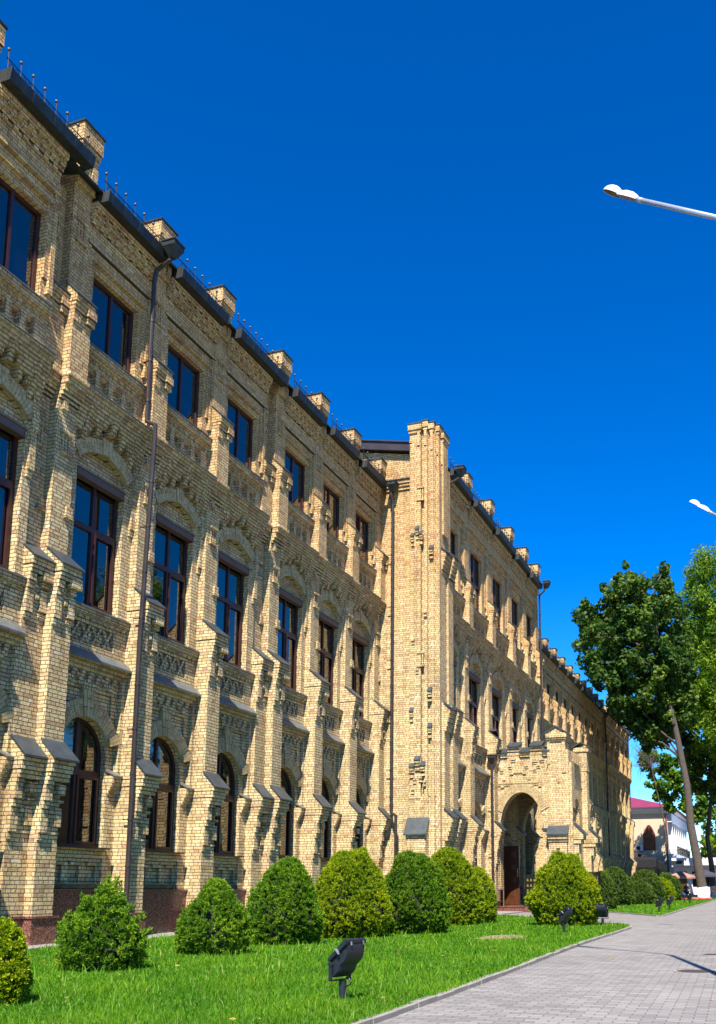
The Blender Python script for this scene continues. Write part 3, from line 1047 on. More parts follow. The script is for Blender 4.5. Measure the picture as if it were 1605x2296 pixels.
# small stepped brackets with slate-coloured hoods on the gable side
for (yc, z, w, d) in ((11.42, 5.35, 0.17, 0.12), (11.6, 5.55, 0.17, 0.14), (11.8, 5.3, 0.17, 0.12), (11.47, 13.9, 0.12, 0.1), (11.62, 14.1, 0.12, 0.1), (11.8, 13.85, 0.1, 0.1), (11.08, 13.3, 0.13, 0.12), (11.15, 8.0, 0.13, 0.12), (11.83, 7.3, 0.12, 0.1), (11.15, 6.7, 0.12, 0.1)):
    x = 31.27 if yc > 11.45 else 31.31
    T(x - d, x + 0.1, yc - w / 2, yc + w / 2, z - 0.1, z); T(x - d * 0.75, x + 0.1, yc - w / 2, yc + w / 2, z - 0.19, z - 0.1); T(x - d * 0.5, x + 0.1, yc - w / 2, yc + w / 2, z - 0.36, z - 0.27)
    fl.prism([(x - d - 0.03, z - 0.01), (x - d - 0.03, z + 0.02), (x + 0.01, z + 0.19), (x + 0.01, z + 0.15)], 'y', yc - w / 2 - 0.02, yc + w / 2 + 0.02)
for (yc, z) in ((11.62, 8.8), (11.78, 9.9), (11.32, 10.9), (11.78, 4.5), (11.35, 4.75), (11.5, 4.9), (11.7, 4.85)):
    T(31.21, 31.4, yc - 0.06, yc + 0.06, z, z + 0.07); T(31.23, 31.4, yc - 0.06, yc + 0.06, z - 0.12, z - 0.05)
# niches with colonnettes
for z in (9.0, 15.3):
    T(31.22, 31.4, 11.36, 11.64, z - 0.06, z); T(31.22, 31.4, 11.36, 11.64, z + 0.42, z + 0.48)
    for y in (11.39, 11.475, 11.56): T(31.245, 31.4, y, y + 0.05, z, z + 0.42)
# pinnacle
ribs = [(31.26, 31.9, 11.50, 11.93), (31.30, 31.9, 11.25, 11.38), (31.34, 32.0, 11.02, 11.15), (31.5, 32.05, 10.86, 11.0), (31.74, 32.25, 10.76, 10.9)]
T(31.4, 32.2, 10.95, 11.9, 16.2, 18.1)
for i, (x0, x1, y0, y1) in enumerate(ribs):
    h = (18.28, 18.36, 18.26, 18.2, 18.0)[i]
    T(x0, x1, y0, y1, 4.2 if i < 3 else 14.0, h - 0.35)
    T(x0 - 0.04, x1 + 0.03, y0 - 0.02, y1 + 0.03, h - 0.35, h - 0.22)
    T(x0 - 0.08, x1 + 0.06, y0 - 0.045, y1 + 0.06, h - 0.22, h)
    T(x0 - 0.04, x1, y0 + 0.02, y0 + 0.12, h - 0.85 - 0.1 * i, h - 0.35)
    T(x0 - 0.03, x1, y1 - 0.1, y1 + 0.01, h - 0.7, h - 0.6)
    fl.box(x0 - 0.10, x1 + 0.08, y0 - 0.07, y1 + 0.08, h + 0.003 + 0.003 * i, h + 0.045 + 0.003 * i)
tower = bpart('corner_tower', mb.mesh('corner_tower', M['brick']), (0, 0, 0))
fl.put('hood', tower, M['flash'])
mb = MB()
mb.box(30.95, 31.7, 11.18, 12.0, -0.2, 0.55); mb.box(31.6, 32.95, 10.5, 11.5, -0.2, 0.55)
mb.box(30.92, 31.7, 11.15, 12.03, 0.55, 0.59); mb.box(31.57, 32.98, 10.47, 11.5, 0.55, 0.59)
mb.box(31.42, 31.7, 11.9, 13.45, -0.2, 1.06)
new_obj('plinth', mb.mesh('plinth', M['granite']), tower)

# ---- long wing beyond, and its end pavilion
x = XE2
place_k = 0
for k in range(17):
    yw = YW if k < 12 else YW - 0.3
    place_bay(round(x, 3), 2.15, yw)
    x += 2.15
    dbl = k in (4, 11)
    place_pilaster(round(x, 3), yw, 0.0, 0.5 if k == 16 else 0.0)
    x += PW
XE3 = x
mb = MB()
mb.prism([(YW - 0.3, 0), (YW - 0.3, 16.1), (20, 18.1), (26, 16.6), (26, 0)], 'x', XE3 - 0.3, XE3 - 0.01)
mb.box(XE2 - 0.3, XE2 - 0.004, Y2 - 0.1, YW + 0.6, 0, 16.9)
mb.box(81.0, 81.3, YW - 0.3, YW + 0.4, 0, 15.8)
mb.box(11.3, 11.5, YW, 26, 0, 15.9)
bpart('end_wall', mb.mesh('end_wall', M['brick']), (0, 0, 0))
# roof slopes (metal)
mb = MB()
mb.prism([(12.9, 16.05), (12.9, 16.1), (19.5, 18.0), (26, 16.1), (26, 16.05), (19.5, 17.9)], 'x', 11.4, GX)
mb.prism([(10.9, 17.05), (10.9, 17.1), (19.5, 18.8), (26, 17.1), (26, 17.05), (19.5, 18.7)], 'x', GX + 0.3, XE2)
mb.prism([(12.9, 16.05), (12.9, 16.1), (19.5, 18.0), (26, 16.1), (26, 16.05), (19.5, 17.9)], 'x', XE2, XE3)
bpart('roof', mb.mesh('roof', M['copper']), (0, 0, 0))

# ---- downpipes with hoppers
def downpipe(pts, hopper=None, r=0.055):
    mb = MB()
    mb.tube(pts, r, 10)
    # joint collars
    for a, b in zip(pts[:-1], pts[1:]):
        a, b = Vector(a), Vector(b)
        L = (b - a).length
        if L > 1.2:
            k = int(L / 1.05)
            for i in range(1, k + 1):
                p = a + (b - a) * (i / (k + 0.5)); d = (b - a).normalized() * 0.022
                mb.tube([p - d, p + d], r * 1.16, 10)
                if i % 2 == 0: mb.box(p.x - 0.015, p.x + 0.015, p.y, p.y + 0.2, p.z - 0.01, p.z + 0.01)
    o = bpart('downpipe', mb.mesh('downpipe', M['pipe'], smooth=False), (0, 0, 0))
    if hopper:
        hx, hy, hz = hopper
        h = MB()
        def ring(w, d, z): return [(hx - w, hy - d, z), (hx + w, hy - d, z), (hx + w, hy + d, z), (hx - w, hy + d, z)]
        rr = [ring(0.06, 0.06, hz - 0.3), ring(0.2, 0.17, hz - 0.05), ring(0.2, 0.17, hz + 0.06), ring(0.22, 0.19, hz + 0.06), ring(0.22, 0.19, hz + 0.09), ring(0.16, 0.13, hz + 0.09), ring(0.14, 0.12, hz - 0.02)]
        vs = [p for q in rr for p in q]; fs = []
        for i in range(len(rr) - 1):
            for k in range(4): fs.append((i * 4 + k, i * 4 + (k + 1) % 4, (i + 1) * 4 + (k + 1) % 4, (i + 1) * 4 + k))
        fs.append((3, 2, 1, 0)); fs.append(tuple(len(vs) - 4 + k for k in range(4)))
        h.add(vs, fs)
        new_obj('hopper', h.mesh('hopper', M['copper']), o)


downpipe([(17.1, 12.62, 16.0), (17.1, 12.62, 15.78), (17.1, 12.98, 15.6), (17.1, 13.04, 15.3), (17.1, 13.04, 11.75), (17.1, 12.8, 11.62), (17.1, 12.8, 11.3), (17.1, 12.92, 6.5), (17.1, 12.92, 0.1)], (17.1, 12.55, 16.1))
downpipe([(31.2, 12.62, 16.0), (31.2, 12.66, 15.6), (31.3, 12.62, 15.3), (31.3, 12.62, 3.75), (30.95, 12.3, 3.6), (30.95, 12.3, 0.1)], (31.2, 12.6, 16.0))
downpipe([(33.1, 10.62, 17.0), (33.1, 10.62, 16.75), (33.0, 11.02, 16.5), (33.0, 11.06, 12.0), (33.0, 10.92, 11.2), (33.0, 11.06, 10.6), (33.0, 11.06, 6.4), (33.0, 11.0, 0.1)], (33.1, 10.52, 17.1))
downpipe([(XE2 - PW - 0.12, 10.62, 17.0), (XE2 - PW - 0.12, 10.62, 16.7), (XE2 - PW - 0.12, 10.9, 16.45), (XE2 - PW - 0.12, 10.9, 0.1)], (XE2 - PW - 0.12, 10.5, 17.1))
downpipe([(80.9, 12.6, 16.0), (80.9, 12.62, 15.8), (80.9, 12.88, 15.5), (80.9, 12.88, 0.2)], (80.9, 12.55, 16.1))
downpipe([(XE3 + 0.1, 12.6, 16.0), (XE3 + 0.1, 12.62, 15.8), (XE3 + 0.1, 12.88, 15.5), (XE3 + 0.1, 12.88, 0.3)], (XE3 + 0.1, 12.55, 16.1))
downpipe([(38.84, 11.05, 6.4), (38.84, 11.05, 0.1)], (38.84, 11.03, 6.62), 0.06)

# ------------------------------------------------------------------ entrance porch
PX0, PX1 = 39.6, 44.0
PYF, PYB = 8.05, 11.25
mb = MB(0.002); fl = Caps()
zg = 0.1
AY, AZ, AA, AB_ = 9.98, 3.55, 0.95, 1.6      # arch centre, spring, half width, rise
def porch_wall(x0, x1):
    arc = [(AY + AA * math.cos(math.radians(t)), AZ + AB_ * math.sin(math.radians(t))) for t in range(180, -1, -8)]
    arc[-1] = (AY + AA, AZ)
    poly = [(AY - AA, zg), ] + arc + [(AY + AA, zg), (PYB, zg), (PYB, 6.75), (PYF + 0.1, 6.75), (PYF + 0.1, zg)]
    mb.prism(poly, 'x', x0, x1)
porch_wall(PX0, PX0 + 0.5)
porch_wall(PX1 - 0.5, PX1)
# front wall with an arched opening
cxp = (PX0 + PX1) / 2 + 0.3
arc = [(cxp + 0.55 * math.cos(math.radians(t)), 4.3 + 0.75 * math.sin(math.radians(t))) for t in range(180, -1, -10)]
poly = [(PX0 + 0.05, zg), (PX0 + 0.05, 6.75), (PX1 - 0.05, 6.75), (PX1 - 0.05, zg), (cxp + 0.55, zg), (cxp + 0.55, 4.3)] + arc[::-1][1:-1] + [(cxp - 0.55, 4.3), (cxp - 0.55, zg)]
mb.prism(poly, 'y', PYF + 0.02, PYF + 0.45)
mb.box(PX0 + 0.2, PX1 - 0.2, PYF + 0.2, PYB, 6.4, 6.6)
# stepped parapet with sloped hoods
for i, (y0, y1, h) in enumerate(((11.24, 10.55, 6.87), (10.55, 10.0, 7.12), (10.0, 9.55, 6.87), (9.55, 9.0, 7.12), (9.0, 8.7, 6.87))):
    a, b = min(y0, y1), max(y0, y1)
    mb.box(PX0 - 0.02, PX0 + 0.5, a + 0.002, b - 0.002, 6.75, h)
    mb.box(PX0 - 0.07, PX0 + 0.45, a + 0.004, b - 0.004, h - 0.2, h - 0.1)
    mb.box(PX0 - 0.11, PX0 + 0.45, a + 0.004, b - 0.004, h - 0.1, h)
    mb.prism([(PX0 - 0.1, h), (PX0 + 0.4, h + 0.2), (PX0 + 0.4, h)], 'y', a + 0.004, b - 0.004)
    fl.prism([(PX0 - 0.16, h - 0.02), (PX0 - 0.16, h + 0.03), (PX0 + 0.42, h + 0.27), (PX0 + 0.42, h + 0.21)], 'y', a - 0.01, b + 0.01)
# relief bricks on the side wall
def Q(y0, y1, z0, z1, d=0.045): mb.box(PX0 - d, PX0 + 0.1, min(y0, y1), max(y0, y1), z0, z1)
for (y, z, w) in ((11.1, 6.45, .22), (10.95, 6.25, .14), (10.82, 6.08, .14), (10.45, 6.25, .14), (9.72, 6.25, .14), (9.35, 6.42, .22), (9.2, 6.25, .14), (9.35, 6.1, .14), (10.72, 5.68, .14), (9.6, 5.68, .14), (10.3, 6.55, .2), (9.05, 6.48, .2)):
    Q(y - w / 2, y + w / 2, z, z + 0.07, 0.06); Q(y - w / 2, y + w / 2, z - 0.09, z - 0.03, 0.03)
Q(9.8, 10.35, 5.98, 6.05); Q(9.75, 9.9, 5.92, 5.98); Q(10.3, 10.45, 5.92, 5.98)
Q(9.2, 11.15, 5.52, 5.6, 0.05); Q(9.2, 11.15, 5.44, 5.5, 0.03)
for y in (10.8, 9.5, 9.15): Q(y - 0.07, y + 0.07, 5.36, 5.44, 0.05)
# corner pier
mb.box(PX0 - 0.1, PX0 + 0.75, 8.02, 8.76, zg, 7.25)
mb.box(PX0 - 0.04, PX0 + 0.7, 7.9, 8.3, zg, 6.9)
mb.box(PX0 + 0.05, PX0 + 0.75, 7.8, 8.2, zg, 6.3)
for q, (d, z0, z1) in enumerate(((0.05, 7.25, 7.33), (0.09, 7.33, 7.41), (0.13, 7.41, 7.6))):
    mb.box(PX0 - 0.1 - d, PX0 + 0.8, 8.0 - d * 0.5, 8.78 + d * 0.4, z0, z1)
mb.box(PX0 - 0.13, PX0 + 0.2, 8.66, 8.78, 6.3, 7.25); mb.box(PX0 - 0.13, PX0 + 0.2, 8.02, 8.16, 5.9, 7.25); mb.box(PX0 - 0.13, PX0 + 0.2, 8.25, 8.4, 5.5, 6.2)
mb.prism([(7.95, 7.6), (8.38, 7.86), (8.84, 7.6)], 'x', PX0 - 0.2, PX0 + 0.8)
fl.prism([(7.88, 7.56), (7.88, 7.61), (8.38, 7.93), (8.9, 7.61), (8.9, 7.56), (8.38, 7.87)], 'x', PX0 - 0.26, PX0 + 0.86)
# base blocks with sloped caps
def base_block(y0, y1, d, z):
    mb.box(PX0 - d, PX0 + 0.3, y0, y1, zg, z - 0.3)
    mb.box(PX0 - d - 0.05, PX0 + 0.3, y0 - 0.02, y1 + 0.02, z - 0.3, z - 0.2)
    mb.box(PX0 - d - 0.1, PX0 + 0.3, y0 - 0.03, y1 + 0.03, z - 0.2, z)
    mb.prism([(PX0 - d - 0.1, z), (PX0 - 0.0, z + 0.36), (PX0 + 0.2, z + 0.36), (PX0 + 0.2, z)], 'y', y0 - 0.03, y1 + 0.03)
    fl.prism([(PX0 - d - 0.17, z - 0.04), (PX0 - d - 0.17, z + 0.01), (PX0 - 0.08, z + 0.40), (PX0 - 0.08, z + 0.36)], 'y', y0 - 0.07, y1 + 0.07)
base_block(8.0, 8.75, 0.34, 3.32)
mb.box(PX0 - 0.16, PX0 + 0.2, 8.75, 9.03, zg, 3.5); fl.box(PX0 - 0.2, PX0 + 0.1, 8.72, 9.07, 3.5, 3.6)
mb.box(PX0 - 0.16, PX0 + 0.2, 10.95, 11.25, zg, 3.5); fl.box(PX0 - 0.2, PX0 + 0.1, 10.92, 11.28, 3.5, 3.6)
for (y, z) in ((8.5, 2.2), (8.2, 2.2), (8.35, 2.75)): mb.box(PX0 - 0.4, PX0, y - 0.07, y + 0.07, z, z + 0.08)
mb.box(PX0 - 0.37, PX0, 8.1, 8.65, 2.6, 2.66)
# front buttresses with sloped caps
for bx in (PX0 + 0.2, PX1 - 0.75):
    mb.box(bx, bx + 0.6, 7.72, 8.2, zg, 3.3); mb.box(bx - 0.04, bx + 0.64, 7.5, 8.2, 2.95, 3.12); mb.box(bx - 0.06, bx + 0.66, 7.4, 8.2, 3.12, 3.34)
    mb.box(bx, bx + 0.6, 7.6, 8.2, 2.55, 2.95)
    mb.prism([(7.4, 3.34), (7.75, 3.75), (8.1, 3.75), (8.1, 3.34)], 'x', bx - 0.06, bx + 0.66)
    fl.prism([(7.32, 3.3), (7.32, 3.35), (7.77, 3.81), (7.77, 3.76)], 'x', bx - 0.1, bx + 0.7)
    mb.box(bx + 0.05, bx + 0.55, 7.82, 8.2, 3.3, 6.4)
mb.box(PX1 - 0.72, PX1 - 0.1, 7.8, 8.3, 6.4, 7.3); mb.box(PX1 - 0.78, PX1 - 0.04, 7.7, 8.4, 7.3, 7.5)
fl.prism([(7.62, 7.46), (7.62, 7.51), (8.05, 7.75), (8.48, 7.51), (8.48, 7.46), (8.05, 7.7)], 'x', PX1 - 0.84, PX1 + 0.02)
for i in range(5):
    a = PX0 + 0.9 + i * 0.46
    mb.box(a, a + 0.24, 7.9, 8.3, 6.75, 6.95); mb.box(a - 0.02, a + 0.26, 7.86, 8.3, 6.5, 6.62)
mb.mi = 2
arc_o = [(AY + (AA + 0.39) * math.cos(math.radians(t)), AZ + (AB_ + 0.39) * math.sin(math.radians(t))) for t in range(30, 151, 6)]
arc_i = [(AY + (AA + 0.004) * math.cos(math.radians(t)), AZ + (AB_ + 0.004) * math.sin(math.radians(t))) for t in range(150, 29, -6)]
mb.prism(arc_o + arc_i, 'x', PX0 - 0.012, PX0 + 0.2)
mb.mi = 1
NV = 37
for i in range(NV):
    t0 = 28 + 124 * (i + 0.07) / NV; t1 = 28 + 124 * (i + 0.93) / NV
    def pt(k, t): return (AY + (AA + k) * math.cos(math.radians(t)), AZ + (AB_ + k) * math.sin(math.radians(t)))
    brk = [(0.0, 0.13), (0.142, 0.4)] if i % 2 else [(0.0, 0.26), (0.272, 0.4)]
    for ka, kb in brk:
        mb.prism([pt(ka, t0), pt(ka, t1), pt(kb, t1), pt(kb, t0)], 'x', PX0 - 0.035 + random.uniform(-.004, .004), PX0 + 0.3)
pm = mb.mesh('porch', [M['brick'], M['gauged'], M['mortar']])
porch = bpart('porch', pm, (0, 0, 0))
fl.put('coping', porch, M['flash'])
mb = MB()
for (y0, y1, dx) in ((10.93, 11.3, 0.2), (8.7, 9.05, 0.2), (7.95, 8.72, 0.4)):
    mb.box(PX0 - dx, PX0 + 0.3, y0, y1, 0.0, 1.02); mb.box(PX0 - dx - 0.03, PX0 + 0.3, y0 - 0.01, y1 + 0.01, 1.02, 1.07)
for bx in (PX0 + 0.2, PX1 - 0.75):
    mb.box(bx - 0.05, bx + 0.65, 7.66, 8.3, 0, 0.6)
new_obj('plinth', mb.mesh('plinth', M['granite']), porch)
mb = MB()
mb.box(PX0 - 0.05, PX1 + 0.1, 8.1, 11.3, 0.0, 0.37)
mb.box(PX0 - 0.4, PX0 - 0.05, 9.1, 11.1, 0.0, 0.33); mb.box(PX0 - 0.42, PX0 - 0.05, 9.1, 11.1, 0.33, 0.365)
mb.box(PX0 - 0.8, PX0 - 0.4, 9.7, 11.2, 0.0, 0.19); mb.box(PX0 - 0.82, PX0 - 0.4, 9.7, 11.2, 0.19, 0.225)
mb.box(PX0 - 0.95, PX0 - 0.3, 8.95, 9.7, 0.0, 0.3)
new_obj('step', mb.mesh('step', M['granite']), porch)

# open wooden door leaf
def wood():
    n = NT('door_wood')
    p = n.pos()
    mp = n.n('ShaderNodeMapping'); mp.inputs['Scale'].default_value = (8, 8, 0.8); n.link(p, mp.inputs[0])
    f = n.noise(mp.outputs[0], 3.0, 5, 0.6)
    n.set(Base_Color=n.ramp(f, [(0.25, (0.055, 0.018, 0.006)), (0.75, (0.12, 0.042, 0.012))]), Roughness=0.35)
    return n.mat
M['wood'] = wood()
M['brass'] = simple('brass', (0.75, 0.5, 0.15), 0.3, 1.0, 0.1)
mb = MB()
DX = 42.36
mb.box(DX, DX + 0.07, 10.82, 11.63, 0.39, 3.0)
mb.box(DX - 0.02, DX, 10.82, 10.92, 0.39, 3.0); mb.box(DX - 0.02, DX, 11.53, 11.63, 0.39, 3.0)
for (z0, z1) in ((0.39, 0.62), (1.14, 1.26), (1.7, 1.82), (2.26, 2.36), (2.9, 3.0)):
    mb.box(DX - 0.021, DX, 10.92, 11.53, z0, z1)
for (z0, z1) in ((0.62, 1.14), (1.26, 1.7), (1.82, 2.26), (2.36, 2.9)):
    yc, zc = 11.225, (z0 + z1) / 2; a, b = 10.97, 11.48
    z0 += 0.05; z1 -= 0.05
    mb.add([(DX, a, z0), (DX, b, z0), (DX, b, z1), (DX, a, z1), (DX - 0.025, yc, zc)], [(0, 1, 4), (1, 2, 4), (2, 3, 4), (3, 0, 4)])
door = bpart('door', mb.mesh('door', M['wood']), (0, 0, 0))
mb = MB(); mb.tube([(DX - 0.06, 10.88, 1.62), (DX - 0.06, 10.88, 2.0)], 0.014, 8); mb.box(DX - 0.06, DX, 10.87, 10.89, 1.65, 1.67); mb.box(DX - 0.06, DX, 10.87, 10.89, 1.95, 1.97)
new_obj('handle', mb.mesh('handle', M['brass']), door)

mb = MB(); mb.box(39.2, 42.9, 13.0, 13.2, 0.0, 5.6); mb.box(39.2, 42.9, 11.6, 13.0, 0.2, 0.36)
bpart('dark_interior', mb.mesh('dark_interior', M['mortar']), (0, 0, 0))  # dark back wall and floor stand in for the unlit inside

# wrought iron lantern brackets
def bracket(x, y, z, L):
    mb = MB()
    mb.tube([(x, y, z), (x + L, y - 0.1, z + 0.02)], 0.018, 6)
    mb.tube([(x, y, z - 0.45), (x + L * 0.7, y - 0.08, z)], 0.016, 6)
    mb.tube([(x, y, z + 0.05), (x, y, z - 0.55)], 0.02, 6)
    for c, r in ((0.25, 0.09), (0.55, 0.07), (L, 0.05)):
        mb.tube([(x + c + r * math.cos(t), y - 0.03, z - 0.11 + r * math.sin(t)) for t in [k * 0.6 for k in range(11)]], 0.012, 5)
    bpart('iron_bracket', mb.mesh('iron_bracket', M['iron']), (0, 0, 0))
bracket(PX0 + 0.2, 7.8, 4.42, 1.3)
bracket(PX1 + 0.2, 7.9, 4.4, 1.5)
mb = MB()
mb.box(39.25, 39.45, 10.9, 11.1, 7.5, 7.56); mb.prism([(38.9, 7.75), (39.3, 7.55), (39.34, 7.65), (38.94, 7.85)], 'y', 10.85, 11.15); mb.tube([(39.2, 11.0, 7.6), (39.5, 11.05, 7.3), (39.65, 11.1, 7.15)], 0.025, 6)
bpart('roof_lamp', mb.mesh('roof_lamp', M['iron']), (0, 0, 0))

# ------------------------------------------------------------------ ground, lawn, walk
def sheet(name, poly, dz, mat, kind='structure', thick=None):
    """flat polygon (x,y) laid on the gently rising ground"""
    bm = bmesh.new()
    vs = [bm.verts.new((p[0], p[1], 0.0)) for p in poly]
    bm.faces.new(vs)
    for xc in (8.0, 110.0):
        geom = bm.verts[:] + bm.edges[:] + bm.faces[:]
        bmesh.ops.bisect_plane(bm, geom=geom, plane_co=(xc, 0, 0), plane_no=(1, 0, 0))
    for v in bm.verts:
        v.co.z = ground_z(min(v.co.x, 110.0)) + dz
    bmesh.ops.recalc_face_normals(bm, faces=bm.faces)
    for f in bm.faces:
        if f.normal.z < 0: f.normal_flip()
    if thick:
        r = bmesh.ops.extrude_face_region(bm, geom=bm.faces[:])
        for e in r['geom']:
            if isinstance(e, bmesh.types.BMVert): e.co.z -= thick
        bmesh.ops.recalc_face_normals(bm, faces=bm.faces)
    me = bpy.data.meshes.new(name); bm.to_mesh(me); bm.free()
    me.materials.append(mat)
    o = new_obj(name, me)
    o['kind'] = kind
    return o


sheet('ground', [(-400, -500), (1200, -500), (1200, 600), (-400, 600)], -0.03, M['asphalt'])
KERB1 = [(-12, 3.12), (0, 3.18), (7.5, 3.22), (9.76, 3.26), (11.4, 3.31), (14.5, 3.42), (18.5, 3.55), (22.0, 3.57), (25.4, 3.6), (26.7, 3.78), (27.35, 4.1), (27.9, 4.8), (29.5, 6.2), (33.5, 8.9), (35.6, 10.3)]
LAWN1 = KERB1 + [(33.2, 10.1), (32.4, 9.2), (31.9, 9.55), (30.6, 9.8), (30.5, 12.15), (-12, 12.0)]
LAWN1 = KERB1[:-1] + [(32.9, 9.45), (30.5, 9.7), (30.3, 12.2), (-12, 12.1)]
KERB2 = [(45.5, 11.2), (42.0, 8.2), (39.7, 6.7), (37.4, 5.2), (35.8, 4.3), (35.1, 3.98), (36.2, 3.82), (40.0, 3.86), (44.4, 3.94), (60.0, 3.98), (78.0, 4.05)]
LAWN2 = KERB2 + [(82.0, 4.4), (84.0, 7.0), (84.0, 12.3), (46.0, 12.3)]
sheet('path', [(-30, -14), (140, -14), (140, 13.0), (-30, 13.0)], 0.0, M['pavers'])
sheet('lawn', LAWN1, 0.028, M['lawn'], thick=0.05)
sheet('lawn', LAWN2, 0.028, M['lawn'], thick=0.05)
sheet('pavement', [(-12, 12.05), (30.4, 12.15), (30.6, 9.72), (38.9, 9.72), (38.9, 13.6), (-12, 13.6)], 0.04, M['concrete'], thick=0.06)


def make_kerb(line):
    mb = MB()
    acc = 0.0
    for (p, q) in zip(line[:-1], line[1:]):
        a = Vector((p[0], p[1])); b = Vector((q[0], q[1]))
        L = (b - a).length; d = (b - a) / L; nrm = Vector((-d.y, d.x))
        k = max(1, int(L / 0.5))
        for i in range(k):
            s0 = a + d * (L * i / k + 0.004); s1 = a + d * (L * (i + 1) / k - 0.004)
            jit = random.uniform(-0.006, 0.006)
            zt = 0.045 + random.uniform(-0.006, 0.006)
            pts = [s0 - nrm * (0.05 + jit), s1 - nrm * (0.05 + jit), s1 + nrm * 0.05, s0 + nrm * 0.05]
            vs = [(c.x, c.y, ground_z(c.x) - 0.05) for c in pts] + [(c.x, c.y, ground_z(c.x) + zt) for c in pts]
            mb.add(vs, [(3, 2, 1, 0), (4, 5, 6, 7), (0, 1, 5, 4), (1, 2, 6, 5), (2, 3, 7, 6), (3, 0, 4, 7)])
    o = mb.build('kerb', M['concrete'])
    o['kind'] = 'structure'
    return o


make_kerb(KERB1)
make_kerb(KERB2)

# ---- grass
def in_poly(px, py, poly):
    inside = np.zeros(len(px), bool)
    n = len(poly); j = n - 1
    for i in range(n):
        xi, yi = poly[i]; xj, yj = poly[j]
        c = ((yi > py) != (yj > py)) & (px < (xj - xi) * (py - yi) / (yj - yi + 1e-12) + xi)
        inside ^= c
        j = i
    return inside


SOIL = (19.7, 5.45, 1.15, 0.5)
def make_grass():
    N = 1500000
    # sample in polar coordinates about the photographer so that density falls with distance
    d = 5.0 * (95.0 / 5.0) ** rng.random(N)
    th = np.radians(rng.uniform(-1.5, 75, N))
    X = d * np.cos(th); Y = d * np.sin(th)
    ok = in_poly(X, Y, LAWN1) | in_poly(X, Y, LAWN2)
    sx = (X - SOIL[0]) / SOIL[2]; sy = (Y - SOIL[1]) / SOIL[3]
    ok &= ~((sx ** 2 + sy ** 2 < 1.0) & (rng.random(N) < 0.93))
    X, Y, d = X[ok], Y[ok], d[ok]
    n = len(X)
    clump = 0.5 + 0.5 * np.sin(X * 2.1 + 1.3 * np.sin(Y * 1.7)) * np.sin(Y * 2.6 + np.sin(X * 1.1))
    h = rng.uniform(0.03, 0.065, n) * (0.75 + 0.5 * clump)
    longb = rng.random(n) < 0.035
    h[longb] *= rng.uniform(1.8, 3.2, longb.sum())
    w = np.maximum(0.0026, 0.00042 * d) * rng.uniform(0.7, 1.3, n)
    a = rng.uniform(0, 2 * np.pi, n)
    lean = rng.uniform(0.1, 0.9, n) * h
    la = rng.uniform(0, 2 * np.pi, n)
    Z = np.maximum(0, 0.0045 * (X - 8)) + 0.026
    ca, sa = np.cos(a), np.sin(a)
    V = np.zeros((n, 5, 3), np.float32)
    V[:, 0] = np.stack([X - ca * w, Y - sa * w, Z], 1)
    V[:, 1] = np.stack([X + ca * w, Y + sa * w, Z], 1)
    mx = X + np.cos(la) * lean * 0.35; my = Y + np.sin(la) * lean * 0.35
    V[:, 2] = np.stack([mx + ca * w * 0.8, my + sa * w * 0.8, Z + h * 0.6], 1)
    V[:, 3] = np.stack([mx - ca * w * 0.8, my - sa * w * 0.8, Z + h * 0.6], 1)
    V[:, 4] = np.stack([X + np.cos(la) * lean, Y + np.sin(la) * lean, Z + h], 1)
    base = np.arange(n, dtype=np.int32)[:, None] * 5
    tri = np.concatenate([base + np.array([[0, 1, 2]]), base + np.array([[0, 2, 3]]), base + np.array([[3, 2, 4]])], 1).ravel()
    t = np.clip(0.25 + 0.4 * clump + rng.normal(0, 0.18, n), 0, 0.9)
    t[rng.random(n) < 0.025] = 1.0
    T5 = np.repeat(t, 5)
    me = raw_mesh('grass', V.reshape(-1, 3), 3, tri, M['grassblade'], attr=T5)
    o = new_obj('grass', me)
    tag(o, 'bright green unmown grass covering the lawns', 'grass', kind='stuff')
make_grass()

mb = MB()
pts = []
for k in range(28):
    t = 2 * math.pi * k / 28
    rr = 1 + 0.12 * math.sin(3 * t) + 0.07 * math.sin(7 * t)
    pts.append((SOIL[0] + SOIL[2] * rr * math.cos(t), SOIL[1] + SOIL[3] * rr * math.sin(t)))
M['soil'] = simple('dry_soil', (0.27, 0.19, 0.11), 0.95, 0, 0.45, 25, 0.8, 40)
sheet('bare_soil', pts, 0.036, M['soil'])

def make_litter():
    n = 150
    V = []; F = []
    X = 6 + 24 * rng.random(n) ** 1.6; Y = rng.uniform(-1, 11.0, n)
    mb = MB()
    for x, y in zip(X, Y):
        onl = y > 3.4
        z = ground_z(x) + (0.075 if onl else 0.008)
        r = random.uniform(0.012, 0.028); t = random.uniform(0, 6.28)
        q = [(x + r * math.cos(t + k * 1.57) * (1.6 if k % 2 == 0 else 0.7), y + r * math.sin(t + k * 1.57) * (1.6 if k % 2 == 0 else 0.7), z + random.uniform(0, 0.02)) for k in range(4)]
        if not onl and random.random() < 0.72: continue
        mb.add(q, [(0, 1, 2, 3)])
    o = mb.build('fallen_leaves', simple('dry_leaf', (0.42, 0.22, 0.05), 0.8, 0, 0.4, 5), fix=False)
    tag(o, 'scattered dry orange leaves on the grass and paving', 'leaves', kind='stuff')
make_litter()

